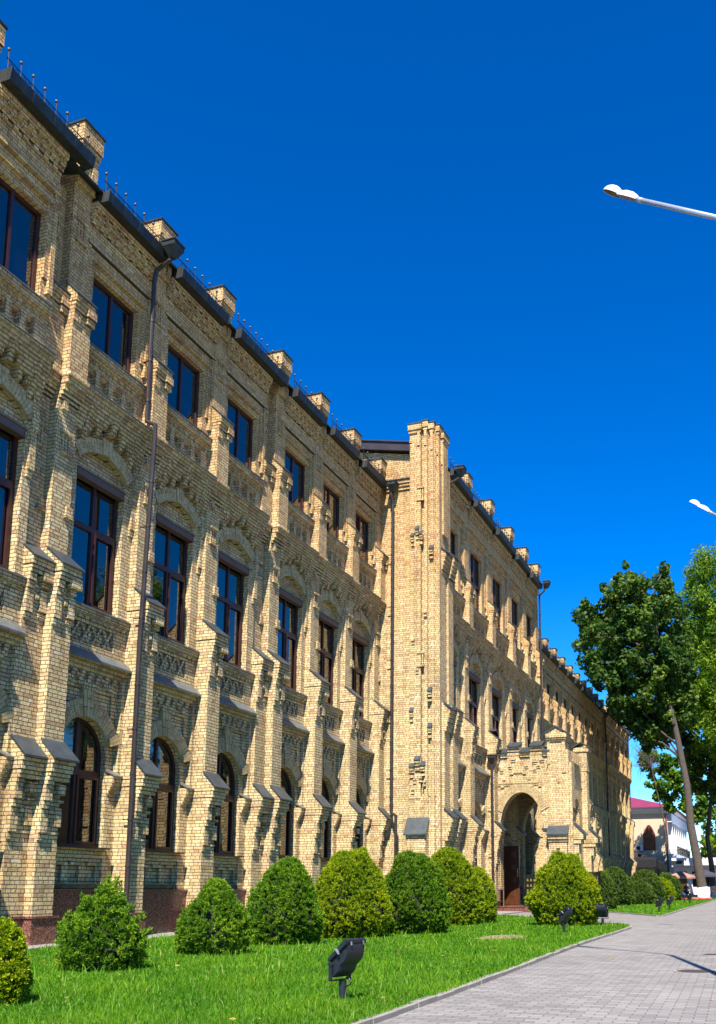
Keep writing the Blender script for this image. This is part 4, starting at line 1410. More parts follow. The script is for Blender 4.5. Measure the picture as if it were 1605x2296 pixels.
# manhole covers
def manhole(x, y, r, label):
    mb = MB(); z = ground_z(x)
    mb.prism([(x + r * math.cos(t), y + r * math.sin(t)) for t in [2 * math.pi * k / 28 for k in range(28)]], 'z', z - 0.02, z + 0.008)
    o = mb.build('manhole_cover', M['ironcover'])
    m2 = MB()
    for k in range(-3, 4):
        for j in range(-3, 4):
            if (k * k + j * j) * 0.049 < 0.72:
                m2.box(x + k * r * 0.22 - r * .07, x + k * r * 0.22 + r * .07, y + j * r * 0.22 - r * .07, y + j * r * 0.22 + r * .07, z + 0.008, z + 0.013)
    new_obj('tread_pattern', m2.mesh('tread_pattern', M['ironcover']), o)
    m3 = MB()
    for k in range(28):
        t0, t1 = 2 * math.pi * k / 28, 2 * math.pi * (k + 1) / 28
        a, b = r * 1.02, r * 1.2
        m3.prism([(x + a * math.cos(t0), y + a * math.sin(t0)), (x + b * math.cos(t0), y + b * math.sin(t0)), (x + b * math.cos(t1), y + b * math.sin(t1)), (x + a * math.cos(t1), y + a * math.sin(t1))], 'z', z - 0.02, z + 0.006)
    new_obj('frame', m3.mesh('frame', M['concrete']), o)
    tag(o, label, 'manhole cover', 'manhole covers in the paved walk')
M['ironcover'] = simple('rusty_cast_iron', (0.085, 0.065, 0.055), 0.7, 0.4, 0.3, 20, 0.4, 80)
manhole(13.3, 1.05, 0.24, 'round cast iron manhole cover in the nearer paving, the larger of two')
manhole(16.5, 1.0, 0.18, 'smaller farther manhole cover in the paved walk near the lamp shadow')

# ------------------------------------------------------------------ foliage
def unit(v): return v / (np.linalg.norm(v, axis=1, keepdims=True) + 1e-9)


def sprig_mesh(name, P, Nrm, mat, L, w, k, spread, tint):
    """k narrow blades radiating from each point P around direction Nrm"""
    n = len(P)
    P = np.repeat(P, k, 0); D = np.repeat(Nrm, k, 0)
    D = unit(D + rng.normal(0, spread, D.shape))
    Ls = rng.uniform(0.65, 1.25, len(P)) * np.repeat(L, k)
    side = unit(np.cross(D, unit(rng.normal(0, 1, D.shape))))
    ws = (np.repeat(w, k) * rng.uniform(0.7, 1.3, len(P)))[:, None]
    tip = P + D * Ls[:, None]
    mid = P + D * (Ls * 0.5)[:, None]
    V = np.stack([P, mid + side * ws, tip, mid - side * ws], 1)
    idx = np.arange(len(P) * 4, dtype=np.int32)
    T4 = np.repeat(np.repeat(tint, k) + rng.normal(0, 0.07, len(P)), 4)
    return raw_mesh(name, V.reshape(-1, 3), 4, idx, mat, attr=np.clip(T4, 0, 1))


def lump(dirs, seed, f, amp):
    r = np.random.default_rng(seed)
    out = np.zeros(len(dirs))
    for i in range(9):
        k = unit(r.normal(0, 1, (1, 3)))[0] * f * r.uniform(0.6, 1.6)
        out += np.sin(dirs @ k + r.uniform(0, 6.28))
    return out / 3.0 * amp


def bush_surface(n, w, h, seed, amp, f, top=1.0):
    """points on an egg-shaped dome of width w and height h, base at z=0"""
    d = rng.normal(0, 1, (n, 3)); d = unit(d)
    # vertical profile: widest at 35% of the height
    z = (d[:, 2] * 0.5 + 0.5)
    hor = unit(np.stack([d[:, 0], d[:, 1], np.zeros(n)], 1))
    zz = rng.random(n) ** 0.9
    prof = np.where(zz < 0.33, np.sqrt(np.clip(1 - ((0.33 - zz) / 0.46) ** 2, 0, 1)), np.sqrt(np.clip(1 - ((zz - 0.33) / 0.67) ** (1.75 * top), 0, 1)))
    dirs = np.stack([hor[:, 0] * prof, hor[:, 1] * prof, (zz - 0.35) * 1.6], 1)
    lp = 1 + lump(dirs, seed, f, amp)
    P = np.stack([hor[:, 0] * prof * w / 2 * lp, hor[:, 1] * prof * w / 2 * lp, (zz * (1 + 0.6 * (lp - 1) * zz)) * h], 1)
    nz = np.where(zz < 0.33, -0.25, (zz - 0.33) / 0.67 * 1.4)
    N = unit(np.stack([hor[:, 0] * (prof + 0.1), hor[:, 1] * (prof + 0.1), nz + 0.25], 1))
    return P, N, lp


def make_bush(x, y, w, h, mat, label, seed, nspr, L=0.075, ragged=0.05, core=True, group='clipped conifers along the lawn', spiky=0.0, f=6.0, wb=0.011, top=0.8):
    root = empty('conifer_bush', (x, y, ground_z(x)))
    root['label'] = label; root['category'] = 'bush'; root['group'] = group
    per = 8
    nspr = int(nspr * 2.6); L = L * 0.72; wb = wb * 0.62
    nt = nspr // per
    P, N, lp = bush_surface(nt, w, h, seed, ragged, f, top)
    dep = rng.random(nt) ** 2 * 0.14
    P = P * (1 - dep)[:, None] + np.array([0, 0, h * 0.33]) * dep[:, None] * 0.6
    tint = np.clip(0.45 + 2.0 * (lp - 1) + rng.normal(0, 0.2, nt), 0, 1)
    N = unit(N + rng.normal(0, 0.35, N.shape) + np.array([0, 0, 0.25]))
    if spiky > 0:
        N = unit(N + np.array([0, 0, 0.4]))
        ext = (rng.random(nt) < 0.2)
        P[ext] += N[ext] * rng.uniform(0, spiky, (ext.sum(), 1))
    # every tuft is a short twig with needles along it
    P = np.repeat(P, per, 0); T = np.repeat(N, per, 0); tint = np.repeat(tint, per)
    along = np.tile(np.linspace(-0.25, 0.75, per), nt)
    P = P + T * (along * L)[:, None] + rng.normal(0, L * 0.10, P.shape)
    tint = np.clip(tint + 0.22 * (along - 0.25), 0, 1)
    n_ = nt * per
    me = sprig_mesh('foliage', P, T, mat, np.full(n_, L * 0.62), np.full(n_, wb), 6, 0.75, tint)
    new_obj('foliage', me, root)
    # solid dark core, its colour gives the shade between the tufts
    n = 18; m = 10
    vs = []; fs = []
    for i in range(m + 1):
        zz = i / m
        pr = math.sqrt(max(0, 1 - ((0.33 - zz) / 0.46) ** 2)) if zz < 0.33 else math.sqrt(max(0, 1 - ((zz - 0.33) / 0.67) ** (1.75 * top)))
        for k in range(n):
            t = 2 * math.pi * k / n
            dd = np.array([[math.cos(t) * pr, math.sin(t) * pr, (zz - 0.35) * 1.6]])
            l = 1 + lump(dd, seed, f, ragged)[0]
            s_ = 0.86 - (0.12 if spiky else 0)
            vs.append((math.cos(t) * pr * w / 2 * l * s_, math.sin(t) * pr * w / 2 * l * s_, 0.02 + zz * h * 0.9))
    for i in range(m):
        for k in range(n):
            fs.append((i * n + k, i * n + (k + 1) % n, (i + 1) * n + (k + 1) % n, (i + 1) * n + k))
    mb = MB(); mb.add(vs, fs); mb.add([vs[m * n + k] for k in range(n)], [tuple(range(n))])
    new_obj('shade_core', mb.mesh('shade_core', M['fir_core']), root)
    return root


G, Yl, Fr = M['fir_green'], M['fir_yellow'], M['fir_far']
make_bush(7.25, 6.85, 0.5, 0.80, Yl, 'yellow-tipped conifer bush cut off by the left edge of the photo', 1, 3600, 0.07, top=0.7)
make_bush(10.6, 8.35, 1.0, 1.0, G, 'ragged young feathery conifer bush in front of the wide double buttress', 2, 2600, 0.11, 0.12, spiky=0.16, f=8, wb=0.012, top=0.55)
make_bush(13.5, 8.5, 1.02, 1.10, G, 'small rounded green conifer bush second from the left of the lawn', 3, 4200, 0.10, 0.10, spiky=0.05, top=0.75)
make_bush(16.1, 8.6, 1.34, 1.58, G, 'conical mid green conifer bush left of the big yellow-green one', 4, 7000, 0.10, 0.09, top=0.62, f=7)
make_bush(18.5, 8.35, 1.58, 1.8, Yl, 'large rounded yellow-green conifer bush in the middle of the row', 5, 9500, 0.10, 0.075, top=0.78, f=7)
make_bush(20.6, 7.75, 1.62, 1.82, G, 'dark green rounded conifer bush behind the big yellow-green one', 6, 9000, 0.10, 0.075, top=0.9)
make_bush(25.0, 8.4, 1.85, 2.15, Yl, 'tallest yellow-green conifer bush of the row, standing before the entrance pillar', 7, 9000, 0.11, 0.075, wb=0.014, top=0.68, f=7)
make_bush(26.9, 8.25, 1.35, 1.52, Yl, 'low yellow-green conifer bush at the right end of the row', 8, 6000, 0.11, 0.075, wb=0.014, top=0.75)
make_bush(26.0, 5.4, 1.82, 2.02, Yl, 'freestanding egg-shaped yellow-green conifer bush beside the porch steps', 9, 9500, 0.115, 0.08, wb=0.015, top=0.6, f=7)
far = 'conifers along the far lawn'
make_bush(43.3, 7.3, 1.3, 1.6, Fr, 'green conifer bush right behind the far sign board', 10, 3500, 0.13, 0.05, group=far, wb=0.022)
make_bush(50.6, 7.9, 2.0, 1.95, Fr, 'broad conifer bush on the far lawn next to the sign board bush', 11, 4000, 0.15, 0.06, group=far, wb=0.026)
make_bush(54.0, 7.0, 1.6, 1.25, Fr, 'low conifer bush between two broad ones on the far lawn', 14, 3000, 0.15, 0.06, group=far, wb=0.026)
make_bush(57.9, 7.25, 2.1, 1.95, Fr, 'broad dark conifer bush in the middle of the far lawn', 12, 4000, 0.15, 0.06, group=far, wb=0.026)
make_bush(64.0, 7.0, 1.7, 1.5, M['fir_yellow'], 'yellowish conifer bush at the far end of the lawn', 15, 2600, 0.17, 0.06, group=far, wb=0.03)
make_bush(67.4, 6.9, 2.0, 1.75, Fr, 'last conifer bush at the far end of the lawn', 13, 3000, 0.17, 0.06, group=far, wb=0.03)


def leaf_cloud(name, clusters, mat, per, size, elong=1.0, tint0=0.45, narrow=0.55):
    """clusters: array (n,4) of centre and radius"""
    n = len(clusters)
    c = np.repeat(clusters, per, 0)
    d = unit(rng.normal(0, 1, (len(c), 3)))
    rr = rng.random(len(c)) ** 0.45
    off = d * (rr * c[:, 3])[:, None]
    off[:, 2] *= elong
    P = c[:, :3] + off
    nrm = unit(d + rng.normal(0, 0.8, d.shape) + np.array([-0.2, -0.1, 0.5]))
    a = unit(np.cross(nrm, unit(rng.normal(0, 1, d.shape))))
    b = np.cross(nrm, a)
    s = (size * rng.uniform(0.6, 1.35, len(P)))[:, None]
    V = np.stack([P - a * s, P + b * s * narrow, P + a * s, P - b * s * narrow], 1)
    ct = np.repeat(rng.normal(0, 0.14, n), per)
    t = np.clip(tint0 + ct + rng.normal(0, 0.2, len(P)), 0, 1)
    return raw_mesh(name, V.reshape(-1, 3), 4, np.arange(len(P) * 4, dtype=np.int32), mat, attr=np.repeat(t, 4))


def crown_points(poly, x0, xr, n, cy=None):
    ys = [p[0] for p in poly]; zs = [p[1] for p in poly]
    out = []
    cyy = (min(ys) + max(ys)) / 2; hw = (max(ys) - min(ys)) / 2; czz = (min(zs) + max(zs)) / 2; hh = (max(zs) - min(zs)) / 2
    while len(out) < n:
        y = rng.uniform(min(ys), max(ys), 400); z = rng.uniform(min(zs), max(zs), 400)
        ok = in_poly(y, z, poly)
        for a, b in zip(y[ok], z[ok]):
            q = max(0.12, 1 - ((a - cyy) / hw) ** 2 * 0.8 - ((b - czz) / hh) ** 2 * 0.75)
            out.append((x0 + rng.uniform(-1, 1) * xr * math.sqrt(q), a, b))
            if len(out) >= n: break
    return np.array(out)


def tree(name, label, base, trunk, poly, xr, ncl, crad, per, size, mat, group, tr, elong=1.0, lime=0.0, limbs=14, narrow=0.55, tint0=0.45, cat='tree', xc=None):
    root = empty(name, base)
    tag(root, label, cat, group)
    b = Vector(base)
    mb = MB()
    pts = [Vector(p) for p in trunk]
    # smooth, irregular trunk
    P = []; Rr = []
    for i in range(len(pts) - 1):
        for k in range(4):
            t = k / 4
            p = pts[i].lerp(pts[i + 1], t); P.append(p)
            f_ = (i + t) / (len(pts) - 1)
            Rr.append(tr * (1 - 0.62 * f_) * (1.0 + 0.15 * max(0, 0.06 - f_) / 0.06))
    P.append(pts[-1]); Rr.append(tr * 0.36)
    mb.tube([p - b for p in P], Rr, 12)
    cl = crown_points(poly, xc if xc is not None else base[0], xr, ncl)
    src = [p for p in P if p.z > pts[-1].z * 0.42]
    for i in range(limbs):
        tgt = Vector(cl[int(rng.integers(0, ncl))])
        s0 = min(src, key=lambda q: (q - tgt).length + 0.8 * max(0.0, q.z - tgt.z + 2.0))
        mid = s0.lerp(tgt, 0.5) + Vector((0, 0, 0.12 * (tgt - s0).length))
        ln = (tgt - s0).length
        mb.tube([s0 - b, mid - b, tgt - b], [tr * 0.3, tr * 0.17, tr * 0.05], 6)
    new_obj('trunk', mb.mesh('trunk', M['bark'], smooth=True), root)
    if lime > 0:
        m2 = MB()
        k = [p for p in P if p.z < lime + 0.8]
        rr = Rr[:len(k)]
        top = pts[0] + (pts[1] - pts[0]) * ((lime) / (pts[1].z - pts[0].z))
        m2.tube([pts[0] - b + Vector((0, 0, -0.1)), pts[0].lerp(top, 0.25) - b, top - b], [tr * 1.4, tr * 1.22, tr * 1.13], 14)
        new_obj('lime_wash', m2.mesh('lime_wash', M['lime'], smooth=True), root)
    c4 = np.concatenate([cl, (crad * rng.uniform(0.55, 1.3, (ncl, 1)))], 1)
    c4[:, :3] -= np.array(base)
    me = leaf_cloud('crown', c4, mat, per, size, elong, tint0, narrow)
    new_obj('crown', me, root)
    return root


row = 'street trees along the walk'
gz = ground_z
big = [(13.6, 23.0), (12.9, 23.7), (12.2, 22.7), (11.6, 23.2), (11.0, 24.8), (10.5, 23.6), (10.1, 24.9), (9.5, 26.2), (9.1, 25.0), (8.5, 25.3), (7.9, 23.9), (7.3, 24.4), (7.1, 25.9), (6.6, 25.6), (6.3, 23.9), (5.8, 23.3), (5.3, 21.0),
       (5.1, 17.5), (5.0, 14.8), (5.4, 13.6), (6.6, 12.7), (7.3, 11.9), (8.8, 12.0), (9.6, 13.0), (10.6, 14.1), (11.3, 14.9), (12.1, 16.4), (13.0, 18.1), (13.3, 20.3)]
tree('leafy_tree', 'tall dark green tree with whitewashed trunk leaning left at the end of the walk', (71.6, 4.8, gz(71.6)),
     [(71.6, 4.8, 0.2), (71.6, 5.15, 3.0), (71.6, 5.5, 5.6), (71.6, 5.62, 8.5), (71.6, 6.2, 12.4), (71.6, 7.0, 17.0), (71.6, 7.6, 22.5)], big, 6.0, 760, 0.5, 95, 0.14, M['leaf_dark'], row, 0.36, 1.15, 0.98, 26, 0.8, xc=74.0)
K8 = 80.0 / 62.0
right = [(a * K8, 1.1 + (b - 1.1) * K8) for a, b in [(3.2, 22.4), (4.0, 21.2), (4.6, 20.2), (4.9, 19.2), (4.5, 17.5), (4.9, 15.5), (4.4, 13.0), (4.3, 9.5), (2.5, 8.2), (0.0, 8.0), (-2.0, 11.0), (-2.5, 17.0), (-1.0, 22.0), (1.0, 23.5)]]
tree('leafy_tree', 'bright green narrow-leaved tree cut by the right edge of the photo', (80.0, 1.8, gz(80)),
     [(80, 1.8, 0.3), (80, 1.9, 6.0), (80, 2.1, 13.0), (80, 2.3, 20.0), (80, 2.6, 26)], right, 4.2, 620, 0.75, 120, 0.16, M['leaf_lime'], row, 0.36, 1.1, 1.1, 16, 0.32, 0.5)
mid = [(7.5, 14.0), (8.3, 18.0), (7.5, 23.0), (5.0, 26.0), (1.5, 24.0), (0.5, 17.0), (2.5, 12.0), (4.0, 8.5), (5.8, 8.8), (6.8, 11.0)]
tree('leafy_tree', 'shaded tree with a slender whitewashed trunk just right of the leaning tree', (88.0, 5.05, gz(88)),
     [(88, 5.05, 0.3), (88, 5.15, 3.0), (88, 5.4, 5.5), (88, 4.9, 9.0), (88, 4.5, 14.0), (88, 4.4, 20)], mid, 4.0, 300, 0.7, 90, 0.18, M['leaf_dark'], row, 0.27, 1.15, 1.0, 14, 0.8, 0.55)
bgr = 'trees behind the cream building'
low = [(11.2, 15.6), (12.6, 16.2), (13.2, 14.8), (12.4, 13.2), (12.0, 11.0), (10.4, 9.6), (8.6, 9.0), (7.2, 8.0), (6.0, 9.0), (6.5, 12.5), (8.0, 14.6), (9.6, 14.9)]
tree('leafy_tree', 'light green tree hanging over the magenta roof', (105.0, 7.4, gz(105)), [(105, 7.4, 0.3), (105, 7.5, 5), (105, 8.2, 9), (105, 9.5, 13)], low, 2.6, 170, 0.5, 60, 0.2, M['leaf_lime'], bgr, 0.22, 1, 0, 16, 0.6, 0.35)
bk = [(9.5, 3.0), (9.0, 10.0), (7.0, 13.0), (4.0, 15.0), (1.0, 13.0), (-3.0, 14.0), (-6.0, 12.0), (-6.0, 2.5), (0, 1.2), (7.5, 1.5)]
tree('leafy_tree', 'sunny green tree closing the view behind the white cafe', (138.0, 2.0, gz(110)), [(138, 2, 0.3), (138, 2, 5), (138, 2.2, 11)], bk, 3.5, 200, 1.3, 110, 0.27, M['leaf_lime'], bgr, 0.3, 1, 0, 12, 0.7, 0.45)

# bare twigs next to the pale sky
tw = empty('bare_tree', (103.0, 12.3, gz(103)))
tag(tw, 'leafless drooping twigs against the sky beside the magenta roof', 'tree')
mb = MB()
mb.tube([(0, -2.0, 0), (0, -1.8, 7), (0, -0.6, 13.5)], [0.12, 0.08, 0.04], 6)
for i in range(70):
    s0 = Vector((rng.uniform(-0.8, 0.8), rng.uniform(-1.6, 1.4), rng.uniform(13.2, 16.2)))
    p1 = s0 + Vector((rng.uniform(-.4, .4), rng.uniform(-0.5, 0.7), rng.uniform(-0.8, 0.3)))
    p2 = p1 + Vector((0, rng.uniform(-0.15, 0.25), rng.uniform(-1.9, -0.6)))
    root_ = Vector((0, -0.6, 13.4))
    mb.tube([root_, s0, p1, p2], [0.02, 0.016, 0.012, 0.006], 4)
new_obj('trunk', mb.mesh('trunk', M['bark']), tw)

# ------------------------------------------------------------------ floodlights in the lawn
def make_floodlight():
    root = empty('floodlight')
    # profile in (a, z): a points where the lamp shines
    body = [(.054, .406), (-.149, .567), (-.163, .545), (-.161, .476), (-.137, .414), (-.07, .356), (-.054, .306), (.021, .242), (.06, .262), (.083, .294), (.058, .368)]
    mb = MB(); mb.prism([(y, z) for y, z in body], 'x', -0.125, 0.125)
    hb = mb.mesh('housing', M['lampbody'])
    bm = bmesh.new(); bm.from_mesh(hb); bmesh.ops.bevel(bm, geom=bm.edges[:], offset=0.009, segments=2, affect='EDGES', clamp_overlap=True); bm.to_mesh(hb); bm.free()
    new_obj('housing', hb, root)
    mb = MB(); mb.prism([(.081, .414), (-.128, .612), (-.166, .592), (-.158, .562), (.058, .386)], 'x', -0.15, 0.15)
    lid = mb.mesh('lid', M['lampbody'])
    bm = bmesh.new(); bm.from_mesh(lid); bmesh.ops.bevel(bm, geom=bm.edges[:], offset=0.006, segments=2, affect='EDGES', clamp_overlap=True); bm.to_mesh(lid); bm.free()
    lo = new_obj('lid', lid, root)
    d = Vector((0, -0.209, 0.198)).normalized(); n_ = Vector((0, 0.198, 0.209)).normalized()
    c = Vector((0, -0.0235, 0.513)) + n_ * 0.003
    g = MB()
    q = [c + d * a + Vector((b, 0, 0)) for a, b in ((-.12, -.12), (-.12, .12), (.12, .12), (.12, -.12))]
    q2 = [p - n_ * 0.006 for p in q]
    g.add([tuple(p) for p in q] + [tuple(p) for p in q2], [(0, 1, 2, 3), (7, 6, 5, 4), (0, 1, 5, 4), (1, 2, 6, 5), (2, 3, 7, 6), (3, 0, 4, 7)])
    new_obj('lens', g.mesh('lens', M['lampglass']), lo)
    for sx in (-0.153, 0.153):
        mb = MB()
        m = Vector((sx, -0.035, 0.505))
        mb.tube([m + n_ * 0.012, m - n_ * 0.055], 0.014, 6)
        new_obj('clip', mb.mesh('clip', M['clip']), root)
    for sx in (-0.09, 0.09):
        mb = MB(); mb.tube([(sx, -.168, .585), (sx, -.175, .55)], 0.01, 6)
        new_obj('latch', mb.mesh('latch', M['clip']), root)
    mb = MB()
    for sx in (-1, 1):
        mb.box(sx * 0.14 - 0.006, sx * 0.14 + 0.006, 0.022, 0.06, 0.22, 0.37)
        mb.tube([(sx * 0.128, .041, .365), (sx * 0.152, .041, .365)], 0.024, 12)
    mb.box(-0.146, 0.146, 0.022, 0.06, 0.213, 0.225)
    new_obj('bracket', mb.mesh('bracket', M['lampbody']), root)
    mb = MB(); mb.tube([(0, 0.005, -0.05), (0, 0.005, 0.214)], 0.037, 16)
    new_obj('post', mb.mesh('post', M['lampbody'], smooth=False), root)
    mb = MB(); mb.tube([(0, -.04, .245), (0, -.075, .232), (0, -.1, .205), (0, -.085, .18), (0, -.05, .165), (0, -.03, .16)], 0.007, 6)
    new_obj('cable', mb.mesh('cable', M['lampbody']), root)
    return root


M['lampglass'] = glass_mat('floodlight_glass', 0.5, (0.05, 0.07, 0.08))


def copy_tree(o, parent=None):
    c = o.copy(); C.objects.link(c)
    if parent is not None: c.parent = parent
    for ch in list(o.children): copy_tree(ch, c)
    return c


proto = make_floodlight()
fls = [(8.55, 3.93, -15, 'nearest black floodlight on a short post in the front lawn'),
       (21.9, 4.57, -18, 'black floodlight in the lawn in front of the freestanding conifer bush'),
       (25.8, 4.35, -95, 'black floodlight seen from behind just right of the freestanding conifer bush'),
       (38.8, 4.32, -25, 'left one of two black floodlights at the front of the far lawn'),
       (42.1, 4.26, -18, 'right one of two black floodlights at the front of the far lawn'),
       (56.0, 4.55, -30, 'small black floodlight near the foot of the whitewashed tree'),
       (62.0, 5.35, 145, 'floodlight with its pale glass turned to the walk left of the whitewashed tree')]
for i, (x, y, a, lab) in enumerate(fls):
    o = proto if i == 0 else copy_tree(proto)
    o.location = (x, y, ground_z(x) + 0.02)
    o.rotation_euler = (0, 0, math.radians(a))
    tag(o, lab, 'floodlight', 'black floodlights in the lawns')

# ------------------------------------------------------------------ street lamps
M['galv'] = simple('galvanised_steel', (0.50, 0.52, 0.54), 0.38, 0.55, 0.1, 6)
M['lamphead'] = simple('white_lamp_head', (0.72, 0.73, 0.72), 0.4, 0.1, 0.1, 25)
M['lampin'] = simple('dusty_reflector', (0.16, 0.10, 0.045), 0.35, 0.4, 0.35, 12)


def street_lamp(tip, label):
    tip = Vector(tip)
    end = tip + Vector((-0.68, -1.49, -1.3))
    base = Vector((end.x - 0.05, end.y - 0.05, ground_z(end.x)))
    root = empty('street_lamp', base)
    tag(root, label, 'street lamp', 'curved street lamps along the walk')
    ex = (end - tip).normalized()
    up = Vector((0, 0, 1)); ez = (up - ex * up.dot(ex)).normalized(); ey = ez.cross(ex)
    def W(a, b, c): return tuple(tip + ex * a + ey * b + ez * c - base)
    mb = MB()
    j = tip + ex * 0.60
    mb.tube([j - base, tip + ex * 0.7 - base], 0.032, 10)
    mb.tube([tip + ex * 0.68 - base, tip + ex * 1.5 - base, end - base, end + ex * 0.2 + Vector((0.1, 0.1, -0.25)) - base], [0.028, 0.03, 0.034, 0.04], 10)
    new_obj('arm', mb.mesh('arm', M['galv'], smooth=True), root)
    mb = MB(); mb.tube([(0, 0, -0.2), (0, 0, 2.0), tuple(end + ex * 0.2 + Vector((0.1, 0.1, -0.2)) - base)], [0.09, 0.075, 0.045], 12)
    new_obj('pole', mb.mesh('pole', M['galv'], smooth=True), root)
    # head: domed lamp bowl and gear box
    mb = MB()
    nu, nv = 20, 7
    vs = []; fs = []
    for i in range(nv + 1):
        ph = (math.pi / 2) * i / nv
        for k in range(nu):
            t = 2 * math.pi * k / nu
            vs.append(W(0.155 + 0.155 * math.cos(t) * math.cos(ph) * (1.0), 0.105 * math.sin(t) * math.cos(ph), 0.10 * math.sin(ph)))
    for i in range(nv):
        for k in range(nu): fs.append((i * nu + k, i * nu + (k + 1) % nu, (i + 1) * nu + (k + 1) % nu, (i + 1) * nu + k))
    mb.add(vs, fs)
    hd = new_obj('lamp_head', mb.mesh('lamp_head', M['lamphead'], smooth=True), root)
    mb = MB()
    secs = [(0.27, 0.05, 0.075), (0.31, 0.062, 0.07), (0.40, 0.07, 0.088), (0.5, 0.066, 0.085), (0.58, 0.055, 0.062), (0.62, 0.045, 0.04)]
    vs = []; fs = []; n = 10
    for a, hw, hh in secs:
        for k in range(n):
            t = math.pi * k / (n - 1)
            vs.append(W(a, hw * math.cos(t), -0.012 + hh * math.sin(t) ** 0.7))
    for i in range(len(secs) - 1):
        for k in range(n - 1): fs.append((i * n + k, i * n + k + 1, (i + 1) * n + k + 1, (i + 1) * n + k))
    fs.append(tuple(range(n))); fs.append(tuple((len(secs) - 1) * n + k for k in range(n)))
    mb.add(vs, fs)
    new_obj('gear_box', mb.mesh('gear_box', M['lamphead']), root)
    mb = MB()
    vs = [W(a, sg * hw * 0.97, -0.014) for a, hw, hh in secs for sg in (1, -1)]
    mb.add(vs, [(2 * i, 2 * i + 1, 2 * i + 3, 2 * i + 2) for i in range(len(secs) - 1)])
    vs2 = []
    mb2 = MB()
    for i in range(5):
        ph = (math.pi / 2) * i / 5 * 0.92
        for k in range(nu):
            t = 2 * math.pi * k / nu
            vs2.append(W(0.155 + 0.15 * math.cos(t) * math.cos(ph), 0.10 * math.sin(t) * math.cos(ph), 0.002 + 0.07 * math.sin(ph)))
    mb2.add(vs2, [(i * nu + k, i * nu + (k + 1) % nu, (i + 1) * nu + (k + 1) % nu, (i + 1) * nu + k) for i in range(4) for k in range(nu)])
    mb2.add(vs2[4 * nu:], [tuple(range(nu))])
    new_obj('reflector', mb2.mesh('reflector', M['lampin'], fix=False), hd)
    new_obj('base_plate', mb.mesh('base_plate', M['lampin'], fix=False), root)
    return root


street_lamp((11.13, 1.56, 10.0), 'nearer white street lamp head on a long sloping arm high in the sky')
street_lamp((21.9, 1.36, 10.0), 'farther street lamp, its white head just entering at the right edge')

# ------------------------------------------------------------------ sign boards by the porch
M['blackglass'] = glass_mat('black_sign_glass', 0.3, (0.006, 0.012, 0.012))
M['gold'] = simple('gilt', (0.75, 0.50, 0.10), 0.35, 0.9, 0.1)
M['paper'] = simple('paper', (0.62, 0.62, 0.62), 0.8)


def sign_board(x, y, z, rz, label, paper):
    root = empty('sign_board', (x, y, z), rz)
    tag(root, label, 'sign', 'black sign boards flanking the entrance')
    mb = MB(); mb.box(-0.035, 0.035, -0.42, 0.42, 0.0, 1.3); new_obj('panel', mb.mesh('panel', M['blackglass']), root)
    for i, zz in enumerate((1.08, 0.86, 0.66)):
        mb = MB()
        for k in range(5):
            yy = -0.3 + k * 0.15
            mb.box(-0.045, -0.035, yy - 0.05, yy + 0.05, zz - 0.045, zz - 0.02); mb.box(-0.044, -0.0352, yy - 0.03, yy + 0.03, zz - 0.02, zz + 0.05)
        new_obj('gilt_relief', mb.mesh('gilt_relief', M['gold']), root)
    if paper:
        mb = MB(); mb.box(-0.04, -0.036, -0.3, 0.3, 0.2, 0.55); new_obj('notice', mb.mesh('notice', M['paper']), root)
    mb = MB(); mb.box(-0.06, 0.06, -0.46, 0.46, -0.35, 0.0); new_obj('base', mb.mesh('base', M['granite']), root)
sign_board(39.0, 9.35, 0.36, 0.62, 'upright black sign board with gilt relief at the right of the porch steps', False)
sign_board(38.2, 6.75, 0.45, -0.75, 'black sign board with gilt relief and white notice behind the freestanding bush', True)

# ------------------------------------------------------------------ background street
M['cream'] = simple('cream_render', (0.60, 0.47, 0.31), 0.9, 0, 0.08, 1.5)
M['white'] = simple('white_render', (0.74, 0.74, 0.72), 0.85, 0, 0.06, 1.5)
M['magenta'] = simple('magenta_roof', (0.27, 0.035, 0.075), 0.5, 0.1, 0.15, 1.0)
M['redwood'] = simple('red_brown_paint', (0.16, 0.02, 0.012), 0.5)
BX = 112.0
cb = empty('cream_building', (BX, 11.0, 0.45))
tag(cb, 'cream rendered two storey house with magenta roof and pointed arch window', 'building')
BV = Vector((BX, 11.0, 0.45))
def cpart(name, mb, mat, parent=None): return new_obj(name, mb.mesh(name, mat), parent or cb, (-BV) if parent is None else (0, 0, 0))
mb = MB()
mb.box(BX, BX + 26, 11.2, 24.0, 0.0, 9.7)
cwall = cpart('wall', mb, M['cream'])
mb = MB(); mb.box(BX - 0.3, BX + 26.3, 10.9, 24.3, 9.6, 9.85); mb.box(BX - 0.55, BX + 26.5, 10.65, 24.5, 9.85, 10.3)
cpart('cornice', mb, M['white'])
mb = MB()
a = [(BX - 0.8, 10.4, 10.3), (BX + 27, 10.4, 10.3), (BX + 27, 25, 10.3), (BX - 0.8, 25, 10.3), (BX + 7, 17.7, 12.6), (BX + 19, 17.7, 12.6)]
mb.add(a, [(0, 1, 5, 4), (1, 2, 5), (2, 3, 4, 5), (3, 0, 4), (3, 2, 1, 0)])
mb.box(BX - 0.85, BX + 27.05, 10.35, 25.05, 10.2, 10.31)
cpart('roof', mb, M['magenta'])
mb = MB()
def pointed(y0, y1, z0, zs, za, n=8):
    c = (y0 + y1) / 2; out = [(y0, z0), (y0, zs)]
    for i in range(1, n): t = i / n; out.append((y0 + (c - y0) * t ** 1.0, zs + (za - zs) * math.sin(t * math.pi / 2)))
    out.append((c, za))
    for i in range(n - 1, 0, -1): t = i / n; out.append((y1 + (c - y1) * t, zs + (za - zs) * math.sin(t * math.pi / 2)))
    return out + [(y1, zs), (y1, z0)]
